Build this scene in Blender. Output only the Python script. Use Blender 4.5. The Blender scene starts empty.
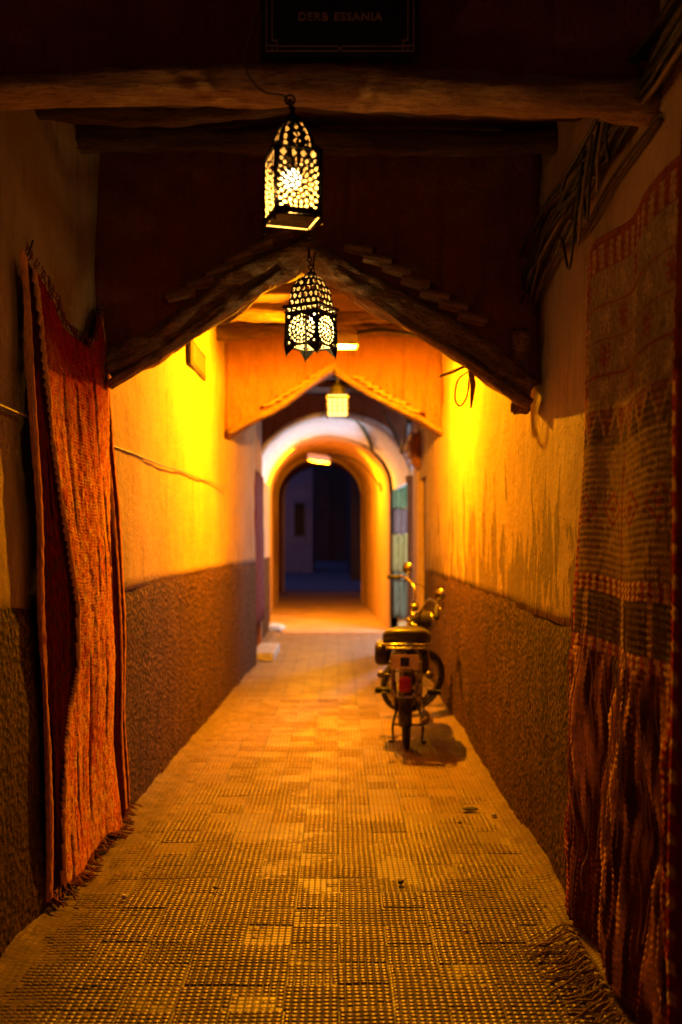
import bpy, bmesh, math, random
from mathutils import Vector, Matrix, noise
R = math.radians; PI = math.pi
scene = bpy.context.scene
COL = scene.collection
random.seed(7)

# ------------------------------------------------------------------ camera, world, exposure
H = 1.5; F = 995.0; CX = 338.0; CY = 538.0
cam_d = bpy.data.cameras.new('camera'); cam = bpy.data.objects.new('camera', cam_d); COL.objects.link(cam)
cam.location = (0, 0, H); cam.rotation_euler = (R(90), 0, 0)
cam_d.sensor_fit = 'VERTICAL'; cam_d.sensor_height = 36; cam_d.lens = F / 1024 * 36
cam_d.shift_x = 3 / 1024; cam_d.shift_y = 26 / 1024
cam_d.clip_start = 0.05; cam_d.clip_end = 500
cam_d.dof.use_dof = True; cam_d.dof.focus_distance = 3.9; cam_d.dof.aperture_fstop = 1.7
scene.camera = cam

world = bpy.data.worlds.new('World'); scene.world = world; world.use_nodes = True
bg = world.node_tree.nodes['Background']
bg.inputs[0].default_value = (0.10, 0.13, 0.48, 1); bg.inputs[1].default_value = 0.5
scene.view_settings.view_transform = 'Standard'; scene.view_settings.look = 'None'
scene.view_settings.exposure = 0.0; scene.view_settings.gamma = 1.0
SODIUM = (1.0, 0.34, 0.002); WARM = (1.0, 0.47, 0.08); COOL = (0.62, 0.80, 1.0)
P_MAIN = 1750; P_TUNNEL = 1000; P_FILL = 22; P_L1 = 9; P_L2 = 4.5; P_COOL = 270   # watts; the lamp behind the viewer is an added fill

def at(px, py, y):
    return Vector(((px - CX) * y / F, y, H + (CY - py) * y / F))

# ------------------------------------------------------------------ object helpers
def tag(o, label=None, cat=None, group=None, kind=None):
    if label: o['label'] = label
    if cat: o['category'] = cat
    if group: o['group'] = group
    if kind: o['kind'] = kind
    return o
def thing(name, label, cat, loc=(0, 0, 0), group=None, rz=0):
    o = bpy.data.objects.new(name, None); COL.objects.link(o); o.location = loc; o.rotation_euler = (0, 0, rz)
    o.empty_display_size = .1
    return tag(o, label, cat, group)
def wloc(o):
    v = Vector((0, 0, 0))
    while o: v += o.location; o = o.parent
    return v
def obj(name, bm, m, parent=None, local=False, smooth=False, label=None):
    if parent is not None and not local:
        bmesh.ops.translate(bm, verts=bm.verts, vec=-wloc(parent))
    me = bpy.data.meshes.new(name); bm.to_mesh(me); bm.free()
    if smooth:
        for p in me.polygons: p.use_smooth = True
    me.materials.append(m)
    o = bpy.data.objects.new(name, me); COL.objects.link(o)
    if parent is not None: o.parent = parent
    if label: o['label'] = label
    return o
def copy_tree(o, parent=None):
    c = o.copy(); COL.objects.link(c)
    if parent is not None: c.parent = parent
    for ch in list(o.children): copy_tree(ch, c)
    return c
def NB(): return bmesh.new()
def box(bm, x0, x1, y0, y1, z0, z1, M=None, bev=0):
    r = bmesh.ops.create_cube(bm, size=1)
    vs = r['verts']
    for v in vs:
        v.co = Vector(((x0 + x1) / 2 + v.co.x * (x1 - x0), (y0 + y1) / 2 + v.co.y * (y1 - y0), (z0 + z1) / 2 + v.co.z * (z1 - z0)))
    if bev:
        es = list({e for v in vs for e in v.link_edges})
        rr = bmesh.ops.bevel(bm, geom=es, offset=bev, segments=2, affect='EDGES', profile=.5)
        vs = list({v for f in rr['faces'] for v in f.verts} | {v for v in vs if v.is_valid})
    if M is not None: bmesh.ops.transform(bm, matrix=M, verts=vs)
    return vs
def tube(bm, pts, r, n=8, closed=False):
    pts = [Vector(p) for p in pts]; N = len(pts); rings = []
    up = Vector((0, 0, 1)); prev = None
    for i, p in enumerate(pts):
        if closed: d = pts[(i + 1) % N] - pts[i - 1]
        else: d = pts[min(i + 1, N - 1)] - pts[max(i - 1, 0)]
        d.normalize()
        if prev is None:
            a = up if abs(d.z) < .9 else Vector((1, 0, 0)); s = d.cross(a).normalized()
        else:
            s = (prev - d * prev.dot(d)); s = s.normalized() if s.length > 1e-6 else d.orthogonal().normalized()
        prev = s; t = d.cross(s)
        rr = r[i] if isinstance(r, (list, tuple)) else r
        rings.append([bm.verts.new(p + (s * math.cos(2 * PI * k / n) + t * math.sin(2 * PI * k / n)) * rr) for k in range(n)])
    for i in range(N if closed else N - 1):
        a, b = rings[i], rings[(i + 1) % N]
        for k in range(n): bm.faces.new((a[k], a[(k + 1) % n], b[(k + 1) % n], b[k]))
    if not closed:
        bm.faces.new(rings[0][::-1]); bm.faces.new(rings[-1])
def smooth_path(pts, n=6):
    pts = [Vector(p) for p in pts]; out = []
    for i in range(len(pts) - 1):
        p0 = pts[max(i - 1, 0)]; p1 = pts[i]; p2 = pts[i + 1]; p3 = pts[min(i + 2, len(pts) - 1)]
        for k in range(n):
            t = k / n
            out.append(.5 * ((2 * p1) + (p2 - p0) * t + (2 * p0 - 5 * p1 + 4 * p2 - p3) * t * t + (3 * p1 - p0 - 3 * p2 + p3) * t ** 3))
    out.append(pts[-1]); return out
def lathe(bm, prof, n=20, M=None, cap=True):
    rings = []
    for r, z in prof: rings.append([bm.verts.new((r * math.cos(2 * PI * k / n), r * math.sin(2 * PI * k / n), z)) for k in range(n)])
    for a, b in zip(rings, rings[1:]):
        for k in range(n): bm.faces.new((a[k], a[(k + 1) % n], b[(k + 1) % n], b[k]))
    if cap:
        bm.faces.new(rings[0][::-1]); bm.faces.new(rings[-1])
    if M is not None: bmesh.ops.transform(bm, matrix=M, verts=[v for rg in rings for v in rg])
def sheet(fn, nu, nv, back=None, bm=None):
    """grid of fn(u,v); back: offset vector making it a closed slab"""
    bm = bm or NB()
    g = [[bm.verts.new(fn(i / nu, j / nv)) for j in range(nv + 1)] for i in range(nu + 1)]
    for i in range(nu):
        for j in range(nv): bm.faces.new((g[i][j], g[i + 1][j], g[i + 1][j + 1], g[i][j + 1]))
    if back is not None:
        b = Vector(back)
        # back built from boundary only
        bd = [g[i][0] for i in range(nu)] + [g[nu][j] for j in range(nv)] + [g[i][nv] for i in range(nu, 0, -1)] + [g[0][j] for j in range(nv, 0, -1)]
        bb = [bm.verts.new(v.co + b) for v in bd]
        n = len(bd)
        for k in range(n): bm.faces.new((bd[k], bb[k], bb[(k + 1) % n], bd[(k + 1) % n]))
        bm.faces.new(bb)
    bmesh.ops.recalc_face_normals(bm, faces=bm.faces)
    return bm
def nz(x, y, z, s=1.0, seed=0.0):
    return noise.noise(Vector((x * s + seed, y * s + seed * 1.7, z * s - seed)))
def rough_beam(bm, p0, p1, w, h, seed=0, bow=.02, rough=.012, n=16, seg=None):
    """old hewn timber between two points"""
    p0 = Vector(p0); p1 = Vector(p1); d = p1 - p0; L = d.length; d.normalize()
    side = Vector((0, 1, 0)) if abs(d.y) < .8 else Vector((1, 0, 0))
    up = d.cross(side).normalized(); side = up.cross(d).normalized()
    if up.z < 0: up = -up
    seg = seg or max(8, int(L / .035)); rings = []
    for i in range(seg + 1):
        t = i / seg
        c = p0 + d * L * t + up * (nz(t * L * 1.3, seed, 0, 1, 3.1) * bow * 2) + side * (nz(t * L * 1.1, seed, 5, 1, 1.3) * bow)
        sc = 1 + .22 * nz(t * L * 1.5, seed, 9, 1)
        ring = []
        for k in range(n):
            a = 2 * PI * k / n; ca, sa = math.cos(a), math.sin(a)
            q = (abs(ca) ** 4 + abs(sa) ** 4) ** -.25 * .92 + .08
            x = ca * q * w / 2 * sc; z = sa * q * h / 2 * sc
            dd = 1 + (rough / max(w, h) * 2) * (nz(t * L * 2.2, a * 1.9, seed, 1.6) * 1.6 + nz(t * L * 6, math.cos(a) * 4, math.sin(a) * 4 + seed, 1.5) * 1.1)
            ring.append(bm.verts.new(c + side * x * dd + up * z * dd))
        rings.append(ring)
    for a, b in zip(rings, rings[1:]):
        for k in range(n): bm.faces.new((a[k], a[(k + 1) % n], b[(k + 1) % n], b[k]))
    bm.faces.new(rings[0][::-1]); bm.faces.new(rings[-1])
    bmesh.ops.recalc_face_normals(bm, faces=bm.faces)

# ------------------------------------------------------------------ materials
class NT:
    def __init__(s, name):
        s.m = bpy.data.materials.new(name); s.m.use_nodes = True; s.t = s.m.node_tree; s.t.nodes.clear()
        s.out = s.t.nodes.new('ShaderNodeOutputMaterial')
        s.co = None
    def n(s, typ, **kw):
        nd = s.t.nodes.new(typ)
        for k, v in kw.items():
            if hasattr(nd, k) and not k.startswith('i_'): setattr(nd, k, v)
        return nd
    def l(s, a, b): s.t.links.new(a, b)
    def coord(s):
        if s.co is None: s.co = s.n('ShaderNodeTexCoord').outputs['Object']
        return s.co
    def mapped(s, sc=(1, 1, 1), loc=(0, 0, 0)):
        m = s.n('ShaderNodeMapping'); s.l(s.coord(), m.inputs[0]); m.inputs['Scale'].default_value = sc; m.inputs['Location'].default_value = loc
        return m.outputs[0]
    def noise(s, scale, detail=4, rough=.55, sc=(1, 1, 1), loc=(0, 0, 0), dist=0):
        nd = s.n('ShaderNodeTexNoise'); s.l(s.mapped(sc, loc), nd.inputs['Vector'])
        nd.inputs['Scale'].default_value = scale; nd.inputs['Detail'].default_value = detail; nd.inputs['Roughness'].default_value = rough; nd.inputs['Distortion'].default_value = dist
        return nd.outputs[0]
    def vor(s, scale, sc=(1, 1, 1), feature='F1'):
        nd = s.n('ShaderNodeTexVoronoi'); nd.feature = feature; s.l(s.mapped(sc), nd.inputs['Vector']); nd.inputs['Scale'].default_value = scale
        return nd.outputs['Distance']
    def ramp(s, f, lo, hi, a=0, b=1):
        nd = s.n('ShaderNodeMapRange'); nd.clamp = True; s.l(f, nd.inputs[0])
        for i, v in zip((1, 2, 3, 4), (lo, hi, a, b)): nd.inputs[i].default_value = v
        return nd.outputs[0]
    def math(s, op, a, b=None, c=None):
        nd = s.n('ShaderNodeMath'); nd.operation = op
        for i, v in enumerate((a, b, c)):
            if v is None: continue
            if isinstance(v, (int, float)): nd.inputs[i].default_value = v
            else: s.l(v, nd.inputs[i])
        return nd.outputs[0]
    def mix(s, f, a, b, mode='MIX'):
        nd = s.n('ShaderNodeMix'); nd.data_type = 'RGBA'; nd.blend_type = mode
        for i, v in ((0, f), (6, a), (7, b)):
            if isinstance(v, (int, float)): nd.inputs[i].default_value = v
            elif isinstance(v, tuple): nd.inputs[i].default_value = (*v, 1)
            else: s.l(v, nd.inputs[i])
        return nd.outputs[2]
    def finish(s, col, rough=.8, bump=None, bstr=.6, bdist=.01, metal=0, spec=.5, **extra):
        p = s.n('ShaderNodeBsdfPrincipled'); s.p = p
        for key, v in (('Base Color', col), ('Roughness', rough), ('Metallic', metal)):
            if isinstance(v, (int, float)): p.inputs[key].default_value = v
            elif isinstance(v, tuple): p.inputs[key].default_value = (*v, 1)
            else: s.l(v, p.inputs[key])
        p.inputs['Specular IOR Level'].default_value = spec
        for k, v in extra.items(): p.inputs[k].default_value = v
        if bump is not None:
            b = s.n('ShaderNodeBump'); b.inputs['Strength'].default_value = bstr; b.inputs['Distance'].default_value = bdist
            s.l(bump, b.inputs['Height']); s.l(b.outputs[0], p.inputs['Normal'])
        s.l(p.outputs[0], s.out.inputs[0]); return s.m

def plaster(name, c1, c2, cpatch=None, patch=False, bstr=.6):
    t = NT(name)
    big = t.noise(1.3, 5, .6); fine = t.noise(30, 7, .7); mid = t.noise(6, 6, .6); drip = t.noise(2.2, 6, .62, sc=(4, 4, .55))
    col = t.mix(t.ramp(big, .35, .65), c1, c2)
    dark = tuple(v * .52 for v in c1)
    col = t.mix(t.ramp(drip, .56, .72, 0, .75), col, dark)
    col = t.mix(t.ramp(mid, .62, .75, 0, .5), col, tuple(v * .6 for v in c2))
    st = t.noise(6, 7, .72, sc=(2.2, 2.2, .5), dist=.3); col = t.mix(t.ramp(st, .5, .68, 0, .5), col, tuple(v * .5 for v in c1))
    col = t.mix(t.ramp(fine, .3, .7, 0, .25), col, tuple(min(1, v * 1.25) for v in c2))
    hgt = t.math('ADD', t.math('MULTIPLY', t.math('ADD', mid, t.math('MULTIPLY', st, .5)), 1.1), t.math('MULTIPLY', fine, .55))
    vk = t.vor(16, (1, 1, 1)); hgt = t.math('SUBTRACT', hgt, t.math('MULTIPLY', t.ramp(vk, .0, .16, 1, 0), .5))
    if patch:
        sx = t.n('ShaderNodeSeparateXYZ'); t.l(t.coord(), sx.inputs[0])
        z = sx.outputs[2]
        pn = t.noise(3.1, 5, .6, sc=(2.6, 2.6, .75), loc=(3, 1, 0), dist=.4)
        hm = t.math('MULTIPLY', t.ramp(z, 1.05, 1.5, .17, .05), 1.0)
        hm = t.math('SUBTRACT', hm, t.ramp(z, 1.5, 2.3, 0, .17))
        msk = t.ramp(t.math('ADD', pn, hm), .585, .605)
        col = t.mix(msk, col, cpatch)
        hgt = t.math('SUBTRACT', hgt, t.math('MULTIPLY', msk, .8))
    return t.finish(col, .85, hgt, bstr, .045, spec=.25)

def stucco(name, c1, c2):
    t = NT(name)
    a = t.noise(38, 5, .7); b = t.vor(36); c = t.noise(9, 4, .6); g = t.noise(1.5, 5, .6, sc=(1, 1, .7)); sk = t.noise(5, 6, .7, sc=(2, 2, .35))
    h = t.math('ADD', t.math('MULTIPLY', a, 1.0), t.math('MULTIPLY', b, .9)); h = t.math('ADD', h, t.math('MULTIPLY', c, .8))
    col = t.mix(t.ramp(a, .43, .57), tuple(v * .2 for v in c1), c2)  # shade of the pits put into the colour to strengthen the relief
    col = t.mix(t.ramp(g, .42, .62, 0, .7), col, c1)
    col = t.mix(t.ramp(sk, .5, .66, 0, .6), col, tuple(v * .4 for v in c1))
    h = t.math('MULTIPLY', h, t.ramp(g, .35, .6, 1.25, .7))
    return t.finish(col, .85, h, 1.0, .08, spec=.12)

def wood(name, c1, c2, axis=(1, 9, 9), rough=.7, bd=.012):
    t = NT(name)
    g = t.noise(5, 7, .65, sc=axis, dist=.6); g2 = t.noise(16, 5, .6, sc=axis); b = t.noise(2.2, 4)
    col = t.mix(t.ramp(g, .35, .62), c1, c2)
    col = t.mix(t.ramp(g2, .52, .68, 0, .8), col, tuple(v * .22 for v in c1))
    col = t.mix(t.ramp(b, .5, .7, 0, .5), col, tuple(v * .5 for v in c2))
    h = t.math('ADD', g, t.math('MULTIPLY', g2, .6))
    return t.finish(col, rough, h, .9, bd, spec=.4)

def simple(name, c, rough=.5, metal=0, var=.15, scale=20, bump=.15, spec=.5, bd=.003, **ex):
    t = NT(name)
    a = t.noise(scale, 5, .6)
    col = t.mix(t.ramp(a, .3, .7), tuple(v * (1 - var * 2) for v in c), tuple(min(1, v * (1 + var)) for v in c))
    r = t.ramp(t.noise(scale * .6, 4), .3, .7, max(.03, rough - .12), min(1, rough + .15))
    return t.finish(col, r, a, bump, bd, metal=metal, spec=spec, **ex)

def emit(name, c, s):
    t = NT(name); e = t.n('ShaderNodeEmission'); e.inputs[0].default_value = (*c, 1); e.inputs[1].default_value = s
    t.l(e.outputs[0], t.out.inputs[0]); return t.m

M = {}
OCH1 = (.34, .22, .115); OCH2 = (.43, .29, .16)
M['plaster'] = plaster('ochre_plaster', OCH1, OCH2)
M['plaster_patch'] = plaster('ochre_plaster_peeling', OCH1, OCH2, (.17, .105, .06), True)
M['stucco'] = stucco('rough_stucco', (.10, .042, .018), (.25, .115, .048))
M['redwall'] = plaster('red_limewash', (.23, .062, .048), (.28, .088, .062), bstr=.7)
M['gable3'] = plaster('rust_limewash', (.25, .095, .05), (.34, .145, .075), bstr=1.0)
M['white'] = plaster('white_limewash', (.68, .70, .74), (.80, .82, .86), bstr=.8)
M['pink'] = plaster('pink_limewash', (.50, .33, .28), (.56, .40, .34), bstr=.5)
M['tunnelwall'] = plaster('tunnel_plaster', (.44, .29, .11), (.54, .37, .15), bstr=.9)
M['bluewall'] = plaster('far_plaster', (.34, .28, .30), (.42, .36, .38))
M['ceil'] = simple('ceiling_boards', (.10, .045, .028), .85, scale=8, bump=.5, bd=.02)
M['wood'] = wood('hewn_wood_across', (.38, .20, .09), (.74, .48, .25), axis=(1.6, 12, 12), bd=.03)
M['wood_dark'] = wood('dark_wood', (.07, .038, .022), (.17, .095, .05))
M['wood_raft'] = wood('rafter_wood', (.20, .105, .05), (.40, .23, .11), axis=(2.2, 9, 5), bd=.03)
M['tile'] = simple('clay_tile', (.30, .15, .085), .8, scale=25, bump=.5, bd=.01)
M['iron'] = simple('black_iron', (.02, .018, .016), .45, .6, scale=60)
M['cable'] = simple('black_cable', (.025, .02, .018), .55, scale=30)
M['cable_tan'] = simple('tan_cable', (.22, .15, .09), .6, scale=30)
M['rope'] = simple('old_rope', (.25, .17, .09), .9, scale=90, bump=.5)
M['tyre'] = simple('tyre_rubber', (.02, .02, .02), .7, scale=80, bump=.5)
M['chrome'] = simple('worn_chrome', (.34, .32, .30), .25, 1.0, scale=40, bump=.1)
M['steel'] = simple('greasy_steel', (.22, .20, .18), .42, .9, scale=40, bump=.3)
M['reflector'] = simple('white_reflector', (.7, .68, .62), .6, 0, var=.05, bump=.05)
M['blackpaint'] = simple('black_enamel', (.022, .018, .016), .28, scale=30, spec=.6)
M['vinyl'] = simple('seat_vinyl', (.02, .015, .012), .42, scale=60, bump=.3, spec=.6)
M['redlens'] = simple('red_lens', (.35, .01, .008), .15, scale=60)
M['platem'] = simple('plate_yellow', (.62, .52, .30), .45, scale=30)
M['mirror'] = simple('mirror_glass', (.85, .85, .85), .03, 1.0, var=.02, bump=0)
M['signblack'] = simple('sign_enamel', (.012, .010, .010), .4, scale=15, var=.1)
M['signline'] = simple('sign_gold', (.60, .42, .28), .6, scale=50)
M['litter'] = simple('dark_litter', (.02, .015, .012), .7)
M['paper'] = simple('pale_paper', (.7, .66, .6), .7, scale=12)
M['stone'] = simple('pale_stone', (.5, .45, .38), .85, scale=15, bump=.5, bd=.01)
M['curtain'] = simple('red_curtain', (.13, .008, .002), .9, scale=30)
M['door'] = wood('door_wood', (.14, .06, .03), (.2, .09, .05), axis=(9, 9, 1))
M['green'] = simple('green_cloth', (.06, .085, .03), .9); M['yellow'] = simple('yellow_cloth', (.14, .10, .02), .9)
M['purple'] = simple('purple_cloth', (.075, .04, .035), .9); M['bluecl'] = simple('olive_cloth', (.07, .065, .03), .9)
M['ground'] = simple('packed_earth', (.16, .11, .07), .95, scale=6, bump=.5, bd=.02)

# pierced tin: black lacquer outside, bare bright tin inside
def tin():
    t = NT('pierced_tin'); g = t.n('ShaderNodeNewGeometry')
    col = t.mix(g.outputs['Backfacing'], (.018, .014, .010), (.72, .62, .42))
    return t.finish(col, .5, t.noise(60), .2, .002, metal=.0)
M['tin'] = tin()

def paving():
    t = NT('ribbed_paving_tiles')
    sx = t.n('ShaderNodeSeparateXYZ'); 
    wob = t.n('ShaderNodeTexNoise'); t.l(t.coord(), wob.inputs[0]); wob.inputs['Scale'].default_value = 1.1; wob.inputs['Detail'].default_value = 2
    vm = t.n('ShaderNodeVectorMath'); vm.operation = 'MULTIPLY_ADD'; t.l(wob.outputs['Color'], vm.inputs[0]); vm.inputs[1].default_value = (.022, .022, 0); t.l(t.coord(), vm.inputs[2])
    t.l(t.coord(), sx.inputs[0]); x, y = sx.outputs[0], sx.outputs[1]
    T = .175; P = .025
    tx = t.math('FLOOR', t.math('DIVIDE', x, T)); ty0 = t.math('DIVIDE', y, T)
    ty = t.math('FLOOR', ty0)
    cb = t.n('ShaderNodeCombineXYZ'); t.l(tx, cb.inputs[0]); t.l(ty, cb.inputs[1])
    wn = t.n('ShaderNodeTexWhiteNoise'); wn.noise_dimensions = '3D'; t.l(cb.outputs[0], wn.inputs[0])
    rs = t.n('ShaderNodeSeparateXYZ'); t.l(wn.outputs['Color'], rs.inputs[0])
    def tri(v, period, w):   # 0 in groove, 1 on rib
        f = t.math('FRACT', t.math('DIVIDE', v, period)); d = t.math('MULTIPLY', t.math('ABSOLUTE', t.math('SUBTRACT', f, .5)), 2)
        return t.ramp(d, 1 - w, 1 - w * .35, 1, 0)
    gx = tri(x, P, .42); gy = tri(y, P, .58)
    rib = t.math('MULTIPLY', gx, gy)
    jx = tri(x, T, .075); jy = tri(y, T, .085); joint = t.math('MULTIPLY', jx, jy)
    dustn = t.noise(2.3, 6, .62); dn2 = t.noise(12, 5, .6); grit = t.noise(120, 3, .6); fine = t.noise(45, 5, .7)
    so = t.n('ShaderNodeSeparateXYZ'); t.l(t.coord(), so.inputs[0])
    xl = t.math('ADD', so.outputs[0], .03)
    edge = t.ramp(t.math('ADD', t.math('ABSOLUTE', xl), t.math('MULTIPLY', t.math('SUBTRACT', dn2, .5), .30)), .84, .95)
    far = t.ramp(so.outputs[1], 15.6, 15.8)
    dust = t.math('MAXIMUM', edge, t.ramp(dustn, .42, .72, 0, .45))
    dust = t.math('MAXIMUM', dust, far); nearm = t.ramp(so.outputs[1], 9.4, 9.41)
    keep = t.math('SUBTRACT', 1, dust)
    h = t.math('MULTIPLY', t.math('MULTIPLY', rib, nearm), keep)
    h = t.math('ADD', h, t.math('MULTIPLY', t.math('MULTIPLY', t.math('MULTIPLY', joint, nearm), 1.3), t.math('SUBTRACT', 1, t.math('MULTIPLY', dust, .75))))
    # random tilt of every slab
    fx = t.math('SUBTRACT', t.math('FRACT', t.math('DIVIDE', x, T)), .5); fy = t.math('SUBTRACT', t.math('FRACT', ty0), .5)
    tilt = t.math('ADD', t.math('MULTIPLY', fx, t.math('SUBTRACT', rs.outputs[1], .5)), t.math('MULTIPLY', fy, t.math('SUBTRACT', rs.outputs[2], .5)))
    h = t.math('ADD', h, t.math('MULTIPLY', tilt, t.math('MULTIPLY', nearm, 1.3)))
    h = t.math('ADD', h, t.math('MULTIPLY', fine, .28)); h = t.math('ADD', h, t.math('MULTIPLY', dn2, .6))
    h = t.math('ADD', h, t.math('MULTIPLY', grit, t.math('ADD', .05, t.math('MULTIPLY', edge, .4))))
    base = t.mix(t.ramp(rs.outputs[0], 0, 1), (.20, .115, .06), (.27, .158, .084))
    base = t.mix(t.ramp(fine, .35, .7, 0, .5), base, (.18, .115, .07))
    zz = t.n('ShaderNodeSeparateXYZ'); t.l(t.coord(), zz.inputs[0])
    groove = t.mix(t.math('MULTIPLY', t.math('SUBTRACT', 1, rib), t.ramp(so.outputs[1], 4.0, 5.6, .9, .3)), base, (.028, .018, .012))  # relief shade put into the groove colour, strongest near the camera
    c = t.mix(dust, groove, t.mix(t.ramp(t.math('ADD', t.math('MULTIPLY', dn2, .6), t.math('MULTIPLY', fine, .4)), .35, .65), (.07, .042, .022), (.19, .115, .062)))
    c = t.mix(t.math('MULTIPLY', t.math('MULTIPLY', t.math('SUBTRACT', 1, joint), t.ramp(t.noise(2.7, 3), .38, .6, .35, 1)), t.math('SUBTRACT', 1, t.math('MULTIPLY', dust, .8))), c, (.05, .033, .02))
    c = t.mix(t.ramp(t.noise(1.1, 3), .45, .75, 0, .5), c, (.11, .068, .04))
    r = t.math('ADD', t.math('ADD', t.ramp(t.noise(3.5, 5), .35, .65, .30, .46), t.math('MULTIPLY', t.math('SUBTRACT', 1, rib), .35)), t.math('MULTIPLY', t.math('MAXIMUM', edge, far), .35))
    return t.finish(c, r, h, 1.0, .006, spec=.5)
M['paving'] = paving()

def attr_cloth(name, rough=.9, wx=260, bs=.6):
    t = NT(name); a = t.n('ShaderNodeVertexColor'); a.layer_name = 'Col'
    f = t.noise(wx, 3, .6); f2 = t.noise(70, 4, .6, sc=(1, 1, .35))
    col = t.mix(t.ramp(f2, .45, .7, 0, .5), a.outputs[0], (.04, .012, .008), 'MIX')
    h = t.math('ADD', t.math('MULTIPLY', f, .6), f2)
    m = t.finish(col, rough, h, bs, .008, spec=.0)
    pass
    return m
M['rug'] = attr_cloth('woven_rug', wx=200, bs=.9)

# ------------------------------------------------------------------ wall planes
def xl(y): return -1.175 + .027 * (y - 4.36) if y < 11.7 else -.977
def xr(y): return .965
def wall_slab(side, y0, y1, z0, z1, seed, amp=.016, proud=0, taper=False):
    L = y1 - y0; nu = max(6, int(L / .07)); nv = max(4, int((z1 - z0) / .07))
    def fn(u, v):
        y = y0 + L * u; z = z0 + (z1 - z0) * v
        if taper and v > .93: z += .022 * nz(y, 0, 0, 3.5, seed) + .022 * nz(y, 0, 0, 13, seed)
        x = xl(y) if side < 0 else xr(y)
        d = amp * (nz(y, z, 0, 1.1, seed) * 1.6 + nz(y, z, 3, 3.7, seed) * .6 + nz(y, z, 7, 11, seed) * .2)
        pr = proud * (1 if v < .97 else .15)
        return Vector((x - side * (pr + d), y, z))
    return sheet(fn, nu, nv, (side * .3, 0, 0))

def side_wall(side, segs, label, mp):
    w = thing('alley_wall', label, 'wall', ((xl(6) if side < 0 else xr(6)), 6, 0))
    for i, (y0, y1, zt, zd) in enumerate(segs):
        obj('plaster_face', wall_slab(side, y0, y1, zd, zt, 11.3 * side), mp, w, smooth=True)
        obj('dado', wall_slab(side, y0, y1, -.05, zd + .012, 23.1 * side, .012, .014, True), M['stucco'], w, smooth=True, label='rough brown stucco lower band of the wall')
    return w
side_wall(-1, [(-6, 11.7, 3.9, 1.22)], 'ochre plaster wall on the left of the alley with rough brown stucco dado, orange rug hung on it', M['plaster'])
side_wall(1, [(-6, 10.9, 3.9, 1.13)], 'ochre plaster wall with peeling grey patches on the right of the alley beside the moped', M['plaster_patch'])

# ------------------------------------------------------------------ ground
gp = NB(); r = 150
sheet(lambda u, v: Vector((-r + 2 * r * u, -r + 2 * r * v, -.06)), 4, 4, bm=gp)
tag(obj('ground', gp, M['ground']), kind='structure')
def pave(u, v):
    x = -2.3 + 4.0 * u
    y = -6 + 21.8 * v
    ll = x - xl(min(y, 11.6)); rr = xr(y) - x
    e = min(ll, rr)
    z = .006 * nz(x, y, 0, 1.7) + .003 * nz(x, y, 4, 6)
    z += (.005 * nz(x, y, 5, 11) + .005 * nz(x, y, 8, 26)) * max(0, min(1, (.18 - e) / .08))
    z += .035 * math.exp(-max(e, 0) / .045) * (1 + .6 * nz(x, y, 2, 5)) + (.012 * nz(x, y, 9, 17) + .008 * nz(x, y, 1, 33)) * math.exp(-max(e, 0) / .16)
    return Vector((x, y, z))
pb = sheet(pave, 190, 640)
for f in pb.faces: f.smooth = True
def blocks(bm):
    T = .175; P = .025; rn = random.Random(31)
    for tj in range(int(2.75 / T), int(9.4 / T)):
        for ti in range(-8, 6):
            th = rn.gauss(0, .0011); tx_ = rn.gauss(0, .006); ty_ = rn.gauss(0, .006); jx_ = rn.gauss(0, .0012); jy_ = rn.gauss(0, .0016); rot_ = rn.gauss(0, .010)
            cx_ = (ti + .5) * T; cy_ = (tj + .5) * T
            wear = rn.random() < .14; gl, gb = rn.choice((.0004, .002, .004, .006)), rn.choice((.0004, .001, .004, .008))
            for a in range(7):
                for b_ in range(7):
                    lx = -T / 2 + (a + .5) * P; ly = -T / 2 + (b_ + .5) * P
                    x = cx_ + lx + jx_ - rot_ * ly; y = cy_ + ly + jy_ + rot_ * lx
                    if x < xl(y) + .05 or x > xr(y) - .05: continue
                    e = min(x - xl(y), xr(y) - x)
                    w = nz(x, y, 0, 1.6, 8) * .5 + nz(x, y, 0, 6, 2) * .35
                    top = .0036 + th + tx_ * lx + ty_ * ly - .0030 * max(0, w) * 2 + rn.gauss(0, .0003) - (.0012 if rn.random() < .07 else 0)
                    top -= .010 * math.exp(-max(0, e - .06) / .035)
                    if wear: top -= .0012
                    top -= .0026 * max(0, min(1, (y + .8 * nz(x, y, 0, 1.1, 5) - 3.9) / 1.6))
                    z0 = pave((x + 2.3) / 4, (y + 6) / 21.8).z
                    if e < .3: top = top + .006 * nz(x, y, 0, 1.7)
                    else: top += z0
                    if top < z0 - .002 and e < .3: continue
                    sx = P / 2 - .0029; sy = P / 2 - .0026; bx = P / 2 - .0010; by = P / 2 - .0012
                    if a == 0: sx -= gl / 2; bx -= gl / 2; x += gl / 2
                    if b_ == 0: sy -= gb / 2; by -= gb / 2; y += gb / 2
                    if wear: sx += .0012; sy += .0014
                    q = [bm.verts.new((x - bx, y - by, top - .0040)), bm.verts.new((x + bx, y - by, top - .0040)), bm.verts.new((x + bx, y + by, top - .0040)), bm.verts.new((x - bx, y + by, top - .0040))]
                    r_ = [bm.verts.new((x - sx + rn.gauss(0, .0004), y - sy + rn.gauss(0, .0005), top)), bm.verts.new((x + sx, y - sy + rn.gauss(0, .0005), top)), bm.verts.new((x + sx, y + sy, top)), bm.verts.new((x - sx, y + sy, top))]
                    c_ = bm.verts.new((x + rn.gauss(0, .002), y + rn.gauss(0, .002), top + .0009 + rn.gauss(0, .0003)))
                    for k in range(4):
                        f = bm.faces.new((q[k], q[(k + 1) % 4], r_[(k + 1) % 4], r_[k])); bm.faces.new((r_[k], r_[(k + 1) % 4], c_)).smooth = True
blocks(pb)
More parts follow.
